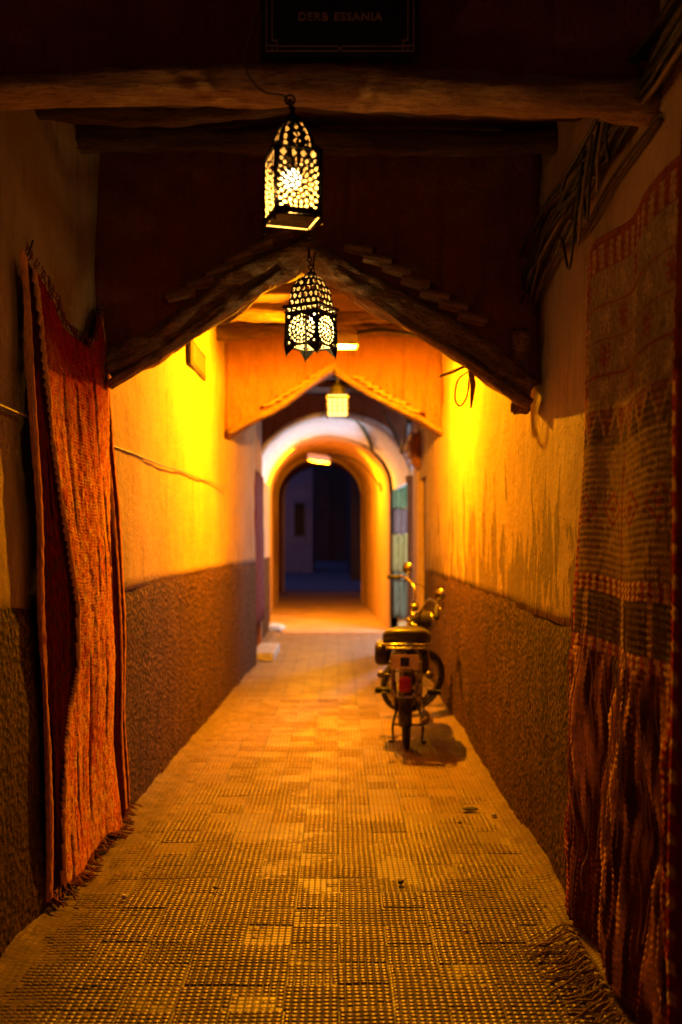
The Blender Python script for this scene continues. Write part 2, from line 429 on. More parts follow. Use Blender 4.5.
pvo = obj('paving', pb, M['paving']); tag(pvo, kind='structure')
def pave2(u, v):
    x = -4 + 7 * u; y = 15.8 + 12.2 * v
    return Vector((x, y, .012 * nz(x, y, 0, 1.5) - .002))
t = NT('trodden_concrete'); a = t.noise(7, 6, .6); b = t.noise(1.6, 4)
M['concrete'] = t.finish(t.mix(t.ramp(b, .35, .65), (.30, .20, .12), (.40, .28, .18)), .7, a, .6, .02, spec=.3)
tag(obj('path', sheet(pave2, 60, 110), M['concrete'], smooth=True), kind='structure')
t = NT('worn_asphalt'); a = t.noise(30, 6, .7)
M['asphalt'] = t.finish(t.mix(t.ramp(a, .35, .65), (.10, .10, .11), (.2, .2, .22)), .6, a, .6, .02)
tag(obj('road', sheet(lambda u, v: Vector((-8 + 16 * u, 28 + 42 * v, .01 + .35 * v + .02 * nz(u * 16, v * 42, 0, .8))), 30, 60), M['asphalt'], smooth=True), kind='structure')

# ------------------------------------------------------------------ ceilings
def ceiling(label, y0, y1, z, joists, x0=-1.5, x1=1.3, jw=.09, jh=.10):
    c = thing('ceiling', label, 'ceiling', (0, (y0 + y1) / 2, z))
    b = NB(); box(b, x0, x1, y0, y1, z, z + .12); obj('boards', b, M['ceil'], c)
    for i, (jy, jz) in enumerate(joists):
        b = NB(); rough_beam(b, (-1.22, jy, jz), (1.02, jy + .02, jz + .01), jw, jh, seed=jy * 3.3, bow=.03)
        obj('joist', b, M['wood_dark'], c, smooth=True)
    return c
ceiling('dark board ceiling with joists just behind the first timber lintel', 3.12, 4.72, 3.36, [(3.5, 3.20), (3.95, 3.22), (4.45, 3.27)])
ceiling('dark joisted board ceiling between the two pointed gables, over the yellow lamp', 5.02, 9.12, 3.36, [(5.6, 3.28), (6.35, 3.28), (7.1, 3.28), (7.85, 3.26), (8.6, 3.28)])
ceiling('shadowed board ceiling beyond the far pointed gable, before the white arch', 9.47, 13.38, 3.42, [(10.6, 3.33), (11.9, 3.33)], x0=-1.6, x1=1.6)
ceiling('unseen high ceiling added over the viewer to keep sky light off the near alley', -6, 2.95, 3.9, [], x0=-1.8, x1=1.4)  # added out of view so the blue sky does not light the foreground
# side pieces that carry the ceilings above the wall tops
# ------------------------------------------------------------------ first lintel wall
lw = thing('lintel_wall', 'dark red wall over the alley on a gnarled timber lintel, carrying the street name sign', 'wall', (0, 2.98, 2.8))
def fw(u, v):
    x = -1.23 + 2.2 * u; z = 2.87 + 1.05 * v
    return Vector((x, 2.96 + .014 * nz(x, z, 0, 2.1, 4) + .004 * nz(x, z, 0, 9, 4), z))
obj('wall_face', sheet(fw, 50, 24, (0, .16, 0)), M['redwall'], lw, smooth=True)
b = NB()
L0 = at(-70, 97, 3.0); L1 = at(150, 88, 3.0); L2 = at(345, 88, 3.0); L3 = at(655, 103, 3.0)
def bent_beam(bm, pts, w, hs, seed):
    pts2 = smooth_path(pts, 26); n = 18; rings = []; N = len(pts2)
    for i, p in enumerate(pts2):
        t = i / (N - 1); hh = hs[0] + (hs[1] - hs[0]) * t; x = p.x
        ring = []
        for k in range(n):
            a = 2 * PI * k / n; ca, sa = math.cos(a), math.sin(a); q = (abs(ca) ** 4 + abs(sa) ** 4) ** -.25
            dd = 1 + .26 * nz(x * 2.1, a * 1.3, seed, 1) + .2 * nz(x * 5, ca * 2, sa * 3 + seed, 1.4) + .10 * nz(x * 14, ca * 5, sa * 5, 1.2) - .25 * max(0, nz(x * 2.5, sa * 9, ca * 2, 1) - .25)
            ring.append(bm.verts.new((p.x, p.y + ca * q * w / 2 * dd, p.z + sa * q * hh / 2 * dd)))
        rings.append(ring)
    for a, b2 in zip(rings, rings[1:]):
        for k in range(n): bm.faces.new((a[k], a[(k + 1) % n], b2[(k + 1) % n], b2[k]))
    bm.faces.new(rings[0][::-1]); bm.faces.new(rings[-1]); bmesh.ops.recalc_face_normals(bm, faces=bm.faces)
bent_beam(b, [L0, L1, L2, L3], .15, (.06, .105), 2.2)
obj('timber_lintel', b, M['wood'], lw, smooth=True)
b = NB(); rough_beam(b, (-1.21, 3.2, 2.95), (.96, 3.2, 2.96), .16, .06, 8.8, .02); obj('back_lintel', b, M['wood_dark'], lw, smooth=True)

# ------------------------------------------------------------------ street name sign
sx0, sx1 = (261 - CX) * 2.92 / F, (419 - CX) * 2.92 / F
zb = at(0, 57, 2.92).z; zt = zb + .31
sg = thing('street_name_sign', 'black enamel street name sign with thin gold border reading DERB ESSANIA', 'sign', ((sx0 + sx1) / 2, 2.93, zb))
b = NB(); box(b, sx0, sx1, 2.918, 2.94, zb, zt, bev=.003); obj('board', b, M['signblack'], sg)
b = NB()
def bar(x0, z0, x1, z1, w=.0028):
    if abs(x1 - x0) > abs(z1 - z0) and z0 == z1: box(b, min(x0, x1), max(x0, x1), 2.9152, 2.9178, z0 - w / 2, z0 + w / 2)
    elif x0 == x1: box(b, x0 - w / 2, x0 + w / 2, 2.9145, 2.9172, min(z0, z1), max(z0, z1))
    else:
        d = Vector((x1 - x0, 0, z1 - z0)); L = d.length; a = math.atan2(z1 - z0, x1 - x0)
        box(b, -L / 2, L / 2, -.0012, .0012, -w / 2, w / 2, Matrix.Translation(((x0 + x1) / 2, 2.9162, (z0 + z1) / 2)) @ Matrix.Rotation(-a, 4, 'Y'))
i1 = .016; i2 = .033; cw = .047; xm = (sx0 + sx1) / 2
for s, X in ((1, sx0), (-1, sx1)):
    bar(X + s * i1, zb + i1, X + s * i1, zt - i1)
    bar(X + s * (i1 + .017), zb + cw, X + s * (i1 + .017), zt - cw)
    for t_, Z in ((1, zb), (-1, zt)):
        bar(X + s * i1, Z + t_ * i1, xm - s * .006, Z + t_ * i1)
        bar(X + s * cw, Z + t_ * (i1 + .014), xm - s * .006, Z + t_ * (i1 + .014))
        bar(xm - s * .007, Z + t_ * i1, xm + s * .007, Z + t_ * (i1 + .014))
        bar(X + s * i1, Z + t_ * (i1 + .016), X + s * cw, Z + t_ * (i1 + .016)); bar(X + s * cw, Z + t_ * i1, X + s * cw, Z + t_ * (cw + .003))
        bar(X + s * (i1 + .017), Z + t_ * cw, X + s * cw, Z + t_ * cw); bar(X + s * (i1 + .017), Z + t_ * i1, X + s * (i1 + .017), Z + t_ * (i1 + .017))
obj('border', b, M['signline'], sg)
def lettering(name, txt, size, loc, m, parent, ext=.0015):
    cu = bpy.data.curves.new(name, 'FONT'); cu.body = txt; cu.size = size; cu.extrude = ext; cu.align_x = 'CENTER'; cu.align_y = 'CENTER'; cu.space_character = 1.12; cu.offset = .0006
    o = bpy.data.objects.new(name, cu); COL.objects.link(o)
    dg = bpy.context.evaluated_depsgraph_get(); me = bpy.data.meshes.new_from_object(o.evaluated_get(dg)); bpy.data.objects.remove(o)
    b = NB(); b.from_mesh(me); bpy.data.meshes.remove(me)
    bmesh.ops.transform(b, matrix=Matrix.Translation(loc) @ Matrix.Rotation(R(90), 4, 'X'), verts=b.verts)
    return obj(name, b, m, parent)
lettering('lettering', 'DERB', .034, (at(313, 0, 2.916).x, 2.9162, at(0, 17, 2.916).z), M['signline'], sg)
lettering('lettering', 'ESSANIA', .034, (at(358, 0, 2.916).x, 2.9162, at(0, 17, 2.916).z), M['signline'], sg)

# ------------------------------------------------------------------ gable walls
def gable(label, y, apex, le, re, ztop, xL, xR, mwall, mraf, rw, rh, tiles, seed, toplen=(.0, 1.0), thick=.25, ntile=7, tsize=.12):
    g = thing('gable_wall', label, 'wall', (apex[0], y, apex[1]))
    def bottom(x):
        if x < apex[0]:
            t = (apex[0] - x) / (apex[0] - le[0]); return apex[1] + (le[1] - apex[1]) * t
        t = (x - apex[0]) / (re[0] - apex[0]); return apex[1] + (re[1] - apex[1]) * t
    n1 = 24
    xs = [xL + (apex[0] - xL) * i / n1 for i in range(n1)] + [apex[0] + (xR - apex[0]) * i / n1 for i in range(n1 + 1)]
    def fn(u, v):
        x = xs[round(u * (len(xs) - 1))]; z0 = bottom(x) + rh * .3; z = z0 + (ztop - z0) * v
        return Vector((x, y + .02 * nz(x, z, 0, 1.6, seed) + .006 * nz(x, z, 0, 7, seed), z))
    obj('wall_face', sheet(fn, len(xs) - 1, 24, (0, thick, 0)), mwall, g, smooth=True)
    for (ex, ez), s in ((le, 1), (re, 2)):
        b = NB(); rough_beam(b, (apex[0] + (.02 if s == 1 else -.02), y - .02, apex[1]), (ex, y + .01, ez), rw, rh, seed + s, .05, .03); obj('rafter', b, mraf, g, smooth=True)
        if tiles == 2:
            b = NB(); rough_beam(b, (apex[0] + (ex - apex[0]) * .12, y - .06, apex[1] + (ez - apex[1]) * .12 - rh * .55), (ex, y - .04, ez - rh * .5), rw * .5, rh * .35, seed + s + 5, .03, .02); obj('rafter', b, mraf, g, smooth=True)
    # clay tiles laid along the upper edge of the rafters
    if tiles:
        for (ex, ez), (t0, t1) in ((le, (.04, .62)), (re, (.22, .72))):
            for k in range(ntile):
                t = t0 + (t1 - t0) * k / (ntile - 1)
                px = apex[0] + (ex - apex[0]) * t; pz = apex[1] + (ez - apex[1]) * t + rh * .78 + .008 * random.uniform(-1, 1)
                ang = math.atan2(ez - apex[1], ex - apex[0]); s = 1 if ex > apex[0] else -1
                b = NB(); n = 8; rr = tsize * .36; tl = tsize * 1.08
                vs = []
                for e in (0, 1):
                    for q, rad in ((0, rr * (1.15 - .3 * e)), (1, rr * (1.15 - .3 * e) - .012)):
                        vs.append([b.verts.new((tl * (e - .5), -.16 + .0 * q, 0) if False else (tl * (.5 - e), rad * math.cos(PI * i / n) , rad * math.sin(PI * i / n))) for i in range(n + 1)])
                for i in range(n):
                    b.faces.new((vs[0][i], vs[0][i + 1], vs[2][i + 1], vs[2][i])); b.faces.new((vs[1][i], vs[3][i], vs[3][i + 1], vs[1][i + 1]))
                    b.faces.new((vs[0][i], vs[1][i], vs[1][i + 1], vs[0][i + 1])); b.faces.new((vs[2][i], vs[2][i + 1], vs[3][i + 1], vs[3][i]))
                a2 = math.atan((ez - apex[1]) / (ex - apex[0]))
                Mx = Matrix.Translation((px, y - .09 + random.uniform(-.01, .01), pz)) @ Matrix.Rotation(-a2 + random.uniform(-.06, .06) + .30 * s * -1, 4, 'Y')
                bmesh.ops.transform(b, matrix=Mx, verts=b.verts)
                obj('roof_tile', b, M['tile'], g, smooth=False)
    return g
gable('dark red gable wall resting on heavy crooked rafters, nearest of the pointed gables', 4.78, (-.145, 2.90), (-1.10, 2.30), (.93, 2.225), 3.75, -1.19, .97,
      M['redwall'], M['wood_raft'], .20, .13, 2, 3.0, ntile=7, tsize=.125)
gable('rust coloured lit gable wall with thin rafters, the farther pointed gable behind the lamp', 9.2, (-.03, 3.04), (-.99, 2.44), (.97, 2.44), 3.8, -1.05, .97,
      M['gable3'], M['wood_raft'], .22, .05, 1, 17.0, ntile=9, tsize=.10)

# short plaster pier stubs / corbels under right end of the near gable
kb = thing('corbel_stub', 'broken timber stub with rope lashing under the right end of the near gable', 'beam end', tuple(at(515, 400, 4.9)))
b = NB(); rough_beam(b, at(522, 330, 4.72), at(519, 412, 4.9), .07, .075, 5.5, .01, .02); obj('stub', b, M['wood_raft'], kb, smooth=True)
b = NB()
for k in range(4):
    c = at(514, 372 + k * 5, 4.78); tube(b, [c + Vector((.055 * math.cos(a), .055 * math.sin(a), .012 * math.sin(a * 2 + k))) for a in [2 * PI * i / 14 for i in range(14)]], .006, 6, True)
obj('lashing', b, M['rope'], kb, smooth=True)
b = NB(); pts = smooth_path([at(468, 372, 5.6), at(458, 380, 5.6), at(455, 398, 5.62), at(460, 406, 5.62), at(467, 396, 5.6), at(469, 378, 5.6)], 6); tube(b, pts, .006, 6)
pts = smooth_path([at(440, 376, 5.7), at(452, 372, 5.6), at(468, 366, 5.5), at(480, 372, 5.4)], 6); tube(b, pts, .009, 6)
tag(obj('rope_loop', b, M['rope'], smooth=True), 'loop of old rope hanging against the bright right wall under the near gable', 'rope')
b = NB(); tube(b, [at(470, 366, 5.55), at(473, 385, 5.55), at(471, 408, 5.55)], [.02, .018, .006], 7)
tag(obj('wood_splinter', b, M['wood_dark'], smooth=True), 'dark hanging splinter of wood beside the rope loop on the right wall', 'wood scrap')

# small dark plaque on left wall under the gable
pq = thing('wall_plaque', 'small dark rectangular plaque on the left wall just under the near gable rafter', 'plaque', (xl(6.9), 6.9, 2.6))
X = xl(7.6) - .004; y0, y1 = 7.2, 8.0
b = NB(); box(b, X + .004, X + .03, y0, y1, 2.76, 2.96, bev=.004); obj('board', b, M['litter'], pq)
b = NB(); box(b, X + .031, X + .034, y0 + .04, y1 - .04, 2.79, 2.93); obj('face', b, M['wood_dark'], pq)

# ------------------------------------------------------------------ arches
def arch_pts(xL, xR, zs, rise, n=28):
    c = (xL + xR) / 2; hw = (xR - xL) / 2
    return [(c - hw * math.cos(PI * k / n), zs + rise * math.sin(PI * k / n)) for k in range(n + 1)]
def arch_wall(y0, y1, xL, xR, zs, rise, oL, oR, ztop):
    bm = NB(); pts = [(xL, -.05)] + arch_pts(xL, xR, zs, rise) + [(xR, -.05)]
    # outer contour matching indices
    outer = []
    n = len(pts)
    for i, (x, z) in enumerate(pts):
        if i == 0: outer.append((oL, -.05))
        elif i == n - 1: outer.append((oR, -.05))
        else:
            t = (i - 1) / (n - 3); outer.append((oL + (oR - oL) * t, ztop))
    outer[1] = (oL, ztop); outer[-2] = (oR, ztop)
    F0 = [bm.verts.new((x, y0, z)) for x, z in pts]; F1 = [bm.verts.new((x, y1, z)) for x, z in pts]
    O0 = [bm.verts.new((x, y0, z)) for x, z in outer]; O1 = [bm.verts.new((x, y1, z)) for x, z in outer]
    for i in range(n - 1):
        bm.faces.new((F0[i], F0[i + 1], O0[i + 1], O0[i])); bm.faces.new((F1[i], O1[i], O1[i + 1], F1[i + 1]))
        bm.faces.new((F0[i], F1[i], F1[i + 1], F0[i + 1])); bm.faces.new((O0[i], O0[i + 1], O1[i + 1], O1[i]))
    bmesh.ops.recalc_face_normals(bm, faces=bm.faces); return bm
def soffit(rows, mat, name, parent, t=.03, jamb=True):
    """rows: list of (y, xL, xR, zs, rise): lining shell inside arches"""
    bm = NB(); R0 = []; 
    for (y, a, b_, zs, rise) in rows:
        pts = arch_pts(a, b_, zs, rise)
        if jamb: pts = [(a, -.05), (a, zs * .5)] + pts + [(b_, zs * .5), (b_, -.05)]
        R0.append([Vector((x, y, z)) for x, z in pts])
    def ring(off):
        out = []
        for pts in R0:
            n = len(pts); c = Vector(((pts[0].x + pts[-1].x) / 2, pts[0].y, 1.6)); vs = []
            for i, p in enumerate(pts):
                d = (pts[min(i + 1, n - 1)] - pts[max(i - 1, 0)]); nrm = Vector((-d.z, 0, d.x)).normalized()
                q = p + nrm * (off + .025 * nz(p.x, p.y, p.z, 2.2) + .012 * nz(p.x, p.y, p.z, 7)); vs.append(bm.verts.new(q))
            out.append(vs)
        return out
    a = ring(0); b2 = ring(t)
    for rr in (a, b2):
        for u, v in zip(rr, rr[1:]):
            for i in range(len(u) - 1): bm.faces.new((u[i], u[i + 1], v[i + 1], v[i]))
    for e in (0, -1):
        for i in range(len(a[0]) - 1): bm.faces.new((a[e][i], b2[e][i], b2[e][i + 1], a[e][i + 1]))
    bmesh.ops.recalc_face_normals(bm, faces=bm.faces)
    return obj(name, bm, mat, parent, smooth=True)

wa = thing('arch_wall', 'wall with a round arch whose whitewashed underside glows cool white', 'arch', (-.05, 13.5, 0))
obj('wall_face', arch_wall(13.40, 13.75, -1.12, 1.0, 2.30, .87, -2.2, 1.12, 3.6), M['gable3'], wa)
# whitewashed vault from the arch to the tunnel mouth, springing from z=2.25
rows = [(13.38 + (15.98 - 13.38) * i / 8, -1.10 - .05 * i / 8, .985 - .10 * i / 8, 2.27, .87) for i in range(9)]
soffit(rows, M['white'], 'vault_lining', wa, .06, jamb=False)
# left jamb wall under the vault
lj = thing('alley_wall', 'short yellow lit wall under the white vault, left, just past the red curtain', 'wall', (-1.13, 14.6, 0))
b = NB(); box(b, -1.5, -1.105, 13.77, 16, 1.2, 2.34); obj('plaster_face', b, M['plaster'], lj)
b = NB(); box(b, -1.5, -1.09, 13.77, 16, -.05, 1.2); obj('dado', b, M['stucco'], lj)
# left doorway wall 11.7-13.4 with reveal
dw = thing('doorway_wall', 'dim wall holding a doorway with a red curtain, left, before the white arch', 'wall', (-1.1, 12.5, 0))
b = NB(); box(b, -1.6, -1.02, 11.72, 13.39, 2.35, 3.55); box(b, -1.6, -1.02, 13.2, 13.38, -.05, 2.35); obj('plaster_face', b, M['gable3'], dw)
b = NB(); box(b, -1.5, -1.32, 11.9, 13.2, 0, 2.3); obj('door_leaf', b, M['door'], dw)
b = NB()
def cur(u, v):
    y = 11.82 + 1.3 * u; return Vector((-.985 + .03 * math.sin(u * 38) * (.4 + .6 * v) + .01 * nz(y, v, 0, 4), y, 2.3 - 1.85 * v))
tag(obj('curtain', sheet(cur, 70, 12, (-.012, 0, 0)), M['curtain'], smooth=True), 'dark red curtain hanging in the doorway on the left before the arch', 'curtain')
b = NB(); box(b, -1.05, -.78, 12.1, 13.3, -.02, .10, bev=.02); tag(obj('doorstep', b, M['stone'], smooth=False), 'pale stone doorstep below the red curtain on the left', 'step')
def bag(u, v):
    th = u * 2 * PI; ph = v * PI; r_ = .13 * (1 + .35 * nz(math.cos(th) * 2, math.sin(th) * 2, ph, 1.7))
    return Vector((-1.02 + 1.3 * r_ * math.cos(th) * math.sin(ph), 15.8 + r_ * math.sin(th) * math.sin(ph), .07 + .55 * r_ * math.cos(ph)))
tag(obj('crumpled_bag', sheet(bag, 22, 12), M['paper']), 'crumpled pale bag lying at the foot of the left wall near the tunnel mouth', 'bag')

# tunnel
tn = thing('tunnel', 'vaulted orange lit tunnel at the end of the alley opening to blue night', 'tunnel', (-.2, 18, 0))
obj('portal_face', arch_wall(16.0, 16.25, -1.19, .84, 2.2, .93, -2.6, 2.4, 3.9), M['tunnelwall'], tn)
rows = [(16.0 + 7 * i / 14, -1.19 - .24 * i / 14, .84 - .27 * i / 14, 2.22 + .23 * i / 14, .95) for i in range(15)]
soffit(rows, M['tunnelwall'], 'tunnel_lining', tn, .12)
obj('far_portal', arch_wall(23.0, 23.4, -1.40, .545, 2.42, .92, -3, 2.6, 3.9), M['tunnelwall'], tn)
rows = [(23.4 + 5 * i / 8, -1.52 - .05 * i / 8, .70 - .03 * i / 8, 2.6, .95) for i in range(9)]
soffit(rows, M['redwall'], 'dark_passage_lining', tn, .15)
obj('end_portal', arch_wall(28.0, 28.4, -1.52, .67, 2.6, 1.05, -9, 8, 7), M['tunnelwall'], tn)
# unseen roof masses added so that the sky does not leak in from above
rf = thing('sky_blocker', 'masonry mass added unseen over the alley to keep the sky light out', 'building', (0, 20, 3.7))
b = NB(); box(b, -3.2, 3.0, 13.42, 28, 3.92, 4.6); box(b, -3.2, -2.6, 13.5, 28, 0, 3.92); box(b, 2.45, 3.0, 10.9, 28, 0, 3.92); box(b, -3.2, 3, -6, 13.42, 4.03, 4.6); box(b, 1.3, 2.45, 10.9, 11.1, 0, 3.6)
box(b, 1.3, 2.45, 11.1, 13.42, 3.45, 3.9)
obj('blocker', b, M['redwall'], rf)

# right side: pilaster, moulding, slim post, side bay with hanging wares
pl = thing('pilaster', 'pinkish pilaster with stepped moulding at its head on the right before the arch', 'pilaster', (1.0, 12.4, 0))
b = NB(); box(b, .955, 1.3, 12.0, 12.65, -.05, 2.95); obj('shaft', b, M['pink'], pl)
b = NB()
for k, (z0, z1, pr) in enumerate(((2.42, 2.50, .04), (2.502, 2.58, .08), (2.582, 2.67, .12), (2.672, 2.76, .08))):
    box(b, .955 - pr, 1.29, 11.95 - pr * .5, 12.7, z0, z1, bev=.012)
obj('moulding', b, M['pink'], pl)
ds = thing('side_door', 'narrow dark wooden door in the right wall between wall end and pink pilaster', 'door', (1.0, 11.4, 0))
b = NB(); box(b, 1.03, 1.08, 10.92, 11.98, 0, 2.2); obj('leaf', b, M['door'], ds)
b = NB(); box(b, .98, 1.1, 10.905, 11.995, 2.2, 3.6); obj('wall_over_door', b, M['plaster'], ds)
b = NB(); box(b, .975, 1.04, 10.905, 10.98, -.02, 2.2); box(b, .975, 1.04, 11.9, 11.998, -.02, 2.2); obj('frame', b, M['pink'], ds)
cor = thing('bracket', 'rounded orange bracket hanging below the moulding on the right before the arch', 'bracket', tuple(at(418, 450, 12.0)))
b = NB(); tube(b, smooth_path([(1.0, 11.9, 2.72), (.93, 11.85, 2.64), (.93, 11.85, 2.5), (.98, 11.9, 2.36)], 5), [.07] * 16, 10)
obj('corbel', b, M['gable3'], cor, smooth=True)
st = thing('wood_strut', 'dark slanting timber strut between the far gable and the white arch', 'strut', tuple(at(404, 440, 12.6)))
b = NB(); rough_beam(b, at(410, 412, 12.2), at(402, 452, 13.3), .07, .07, 3.2, .01, .01); rough_beam(b, at(384, 412, 12.8), at(401, 447, 13.3), .04, .04, 3.7, .01, .01); obj('timber', b, M['wood_dark'], st, smooth=True)
b = NB(); tube(b, smooth_path([at(356, 418, 13.45), at(363, 428, 14.0), at(369, 440, 14.8), at(372, 450, 15.6)], 5), .03, 7)
tag(obj('drain_pipe', b, M['bluecl'], smooth=True), 'thin blue-green pipe crossing the white underside of the arch', 'pipe')
bay = thing('side_bay', 'pale side bay opening off the alley on the right beside the white arch', 'recess', (1.6, 14.5, 0))
b = NB(); box(b, 2.2, 2.42, 12.66, 15.98, -.05, 3.4); box(b, 1.32, 2.19, 12.66, 12.8, -.05, 3.4); box(b, 1.02, 2.42, 12.8, 15.98, 3.41, 3.6); obj('wall_face', b, M['white'], bay)
# wares on the portal face of the tunnel, right
for i, (px, py0, py1, mm, lb, nm, ct) in enumerate((
        (401, 474, 508, 'green', 'green scarf hanging topmost on the tunnel mouth wall, right', 'scarf', 'scarf'),
        (402, 509, 534, 'purple', 'purple scarf hanging below the green one by the tunnel mouth', 'scarf', 'scarf'),
        (400, 535, 572, 'yellow', 'mustard yellow cloth hanging below the purple scarf by the tunnel mouth', 'scarf', 'scarf'),
        (402, 573, 618, 'bluecl', 'olive cloth hanging lowest beside the tunnel mouth', 'scarf', 'scarf'))):
    p0 = at(px, py0, 15.9); p1 = at(px, py1, 15.9); w = .26 + .02 * (i % 2)
    fn = lambda u, v, p0=p0, p1=p1, i=i: Vector((p0.x - w / 2 + w * u * (1 - .1 * v), 15.93 + .015 * math.sin(u * 17 + i), p0.z + (p1.z - p0.z) * v + .01 * math.sin(u * 9)))
    o = obj(nm, sheet(fn, 14, 8, (0, .01, 0)), M[mm], smooth=True); tag(o, lb, ct, 'cloths hung by the tunnel mouth')
po = thing('slim_post', 'slim dark post carrying the right foot of the white arch', 'post', (1.0, 13.3, 0))
b = NB(); lathe(b, [(.07, 0), (.07, .12), (.05, .16), (.046, 2.2), (.07, 2.25), (.075, 2.33)], 14, Matrix.Translation((.975, 13.3, 0))); obj('shaft', b, M['wood_dark'], po, smooth=True)

# far buildings in the blue night
fb = thing('far_building', 'pale house front catching blue night light beyond the tunnel, left', 'building', (-1.7, 40, 0))
b = NB(); box(b, -6, -1.02, 40, 44, -.05, 7); obj('wall', b, M['bluewall'], fb)
b = NB(); box(b, -1.75, -1.35, 39.93, 39.99, 1.6, 2.9); obj('window', b, M['iron'], fb)
fb = thing('far_building', 'dark house with a brown door closing the far end beyond the tunnel', 'building', (0, 54, 0))
b = NB(); box(b, -7, 7, 55, 58, -.05, 8); obj('wall', b, M['wood_dark'], fb)
b = NB(); box(b, -1.28, -.45, 54.9, 54.99, .1, 4.9); obj('door', b, M['door'], fb)
fb = thing('far_building', 'unlit house flank on the right beyond the tunnel', 'building', (3, 40, 0))
b = NB(); box(b, .45, 5, 34, 54, -.05, 7); obj('wall', b, M['wood_dark'], fb)

# ------------------------------------------------------------------ lamps
def capsule(bm, c, axis, L, r, n=14):
    axis = Vector(axis).normalized(); pr = []
    for k in range(7):
        a = PI / 2 * k / 6; pr.append((max(r * math.sin(a), .0008), -L / 2 - r * math.cos(a) + r))
    pr = pr + [(r_, -z) for r_, z in pr[::-1]]
    q = Vector((0, 0, 1)).rotation_difference(axis).to_matrix().to_4x4()
    lathe(bm, pr, n, Matrix.Translation(c) @ q)
def glow(name, c, power, color, radius, parent):
    d = bpy.data.lights.new(name, 'POINT'); d.energy = power; d.color = color; d.shadow_soft_size = radius
    o = bpy.data.objects.new(name, d); COL.objects.link(o); o.location = Vector(c) - wloc(parent); o.parent = parent
    return o
def street_lamp(label, c, L, r, power, armpts, tilt=(1, 0, 0), shade=True, color=SODIUM, shade_w=1.6):
    t = thing('street_lamp', label, 'street lamp', tuple(armpts[-1]))
    b = NB(); capsule(b, c, tilt, L, r); obj('bulb', b, emit('sodium_glow', (1, .62, .16), 14), t, smooth=True)
    glow('lamp_light', c - Vector((0, 0, r + .028)), power, color, .03, t)
    if shade:
        b = NB(); ax = Vector(tilt).normalized(); n = 12; hl = L / 2 + .05; rr = r * 2.5
        def fn(u, v):
            a = PI * (.02 + .96 * v); s = -hl + 2 * hl * u; k = rr * (1 - .1 * abs(2 * u - 1) ** 3)
            return c + ax * s + Vector((0, math.cos(a) * k * 1.15, math.sin(a) * k * 1.35 - (r + .036)))
        sheet(fn, 10, 12, (0, 0, .004), bm=b); obj('reflector', b, M['reflector'], t, smooth=True)
    b = NB(); tube(b, smooth_path(armpts, 6), .014, 8); obj('arm', b, M['iron'], t, smooth=True)
    b = NB(); p = Vector(armpts[-1]); box(b, p.x - .015, p.x + .03, p.y - .05, p.y + .05, p.z - .08, p.z + .08, bev=.004); obj('wall_plate', b, M['iron'], t)
    return t
c = at(344, 339, 7.6)
street_lamp('lit yellow street lamp on a wall arm behind the middle lantern', c, .13, .033, P_MAIN, [c + Vector((.1, 0, .05)), c + Vector((.3, 0, .07)), c + Vector((.6, 0, .02)), Vector((.95, 7.62, 2.95))])
c = at(319, 458, 17.6)
street_lamp('lit yellow street lamp on a long arm in the mouth of the tunnel', c, .30, .045, P_TUNNEL, [c + Vector((.15, 0, .06)), c + Vector((.4, -.02, .03)), c + Vector((.75, 0, -.1)), Vector((.76, 17.6, 2.4))], tilt=(1, 0, -.15))
c = Vector((.35, -3.6, 3.3))  # unseen lamp added as warm fill for the lintel front and rugs
street_lamp('unseen fill lamp added behind the viewer to light the lintel and rugs', c, .2, .04, P_FILL, [c + Vector((.1, 0, .05)), c + Vector((.3, 0, .05)), Vector((.95, -3.6, 3.3))])
cl = thing('tube_light', 'white tube light inside the side bay on the right', 'lamp', (1.65, 14.7, 0))
b = NB(); capsule(b, Vector((1.6, 14.7, 1.5)), (0, 1, 0), .8, .018); obj('tube', b, emit('cool_tube', COOL, 8), cl, smooth=True)
glow('lamp_light', (1.53, 14.7, 1.5), P_COOL, COOL, .08, cl)
b = NB(); box(b, 1.63, 1.67, 14.25, 15.15, 1.47, 1.53, bev=.004); box(b, 1.635, 1.665, 14.66, 14.74, -.02, 1.47, bev=.004); obj('batten', b, M['steel'], cl)

def pierced(prof, hole, nf, nu, rot, c):
    """faceted shell: prof list of (radius, z) per row; hole(u, s, k) -> True where metal is cut away"""
    bm = NB(); nr = len(prof)
    for k in range(nf):
        a0 = rot + 2 * PI * k / nf; a1 = rot + 2 * PI * (k + 1) / nf; g = []
        for j, (r_, z) in enumerate(prof):
            p0 = Vector((r_ * math.cos(a0), r_ * math.sin(a0), z)); p1 = Vector((r_ * math.cos(a1), r_ * math.sin(a1), z))
            g.append([bm.verts.new(c + p0.lerp(p1, i / nu)) for i in range(nu + 1)])
        for j in range(nr - 1):
            for i in range(nu):
                if not hole((i + .5) / nu, (j + .5) / (nr - 1), k): bm.faces.new((g[j][i], g[j][i + 1], g[j + 1][i + 1], g[j + 1][i]))
    for v in [v for v in bm.verts if not v.link_faces]: bm.verts.remove(v)
    return bm
def ell(u, v, cu, cv, ru, rv, ang=0):
    du, dv = u - cu, v - cv; ca, sa = math.cos(ang), math.sin(ang)
    return ((du * ca + dv * sa) / ru) ** 2 + ((-du * sa + dv * ca) / rv) ** 2 < 1
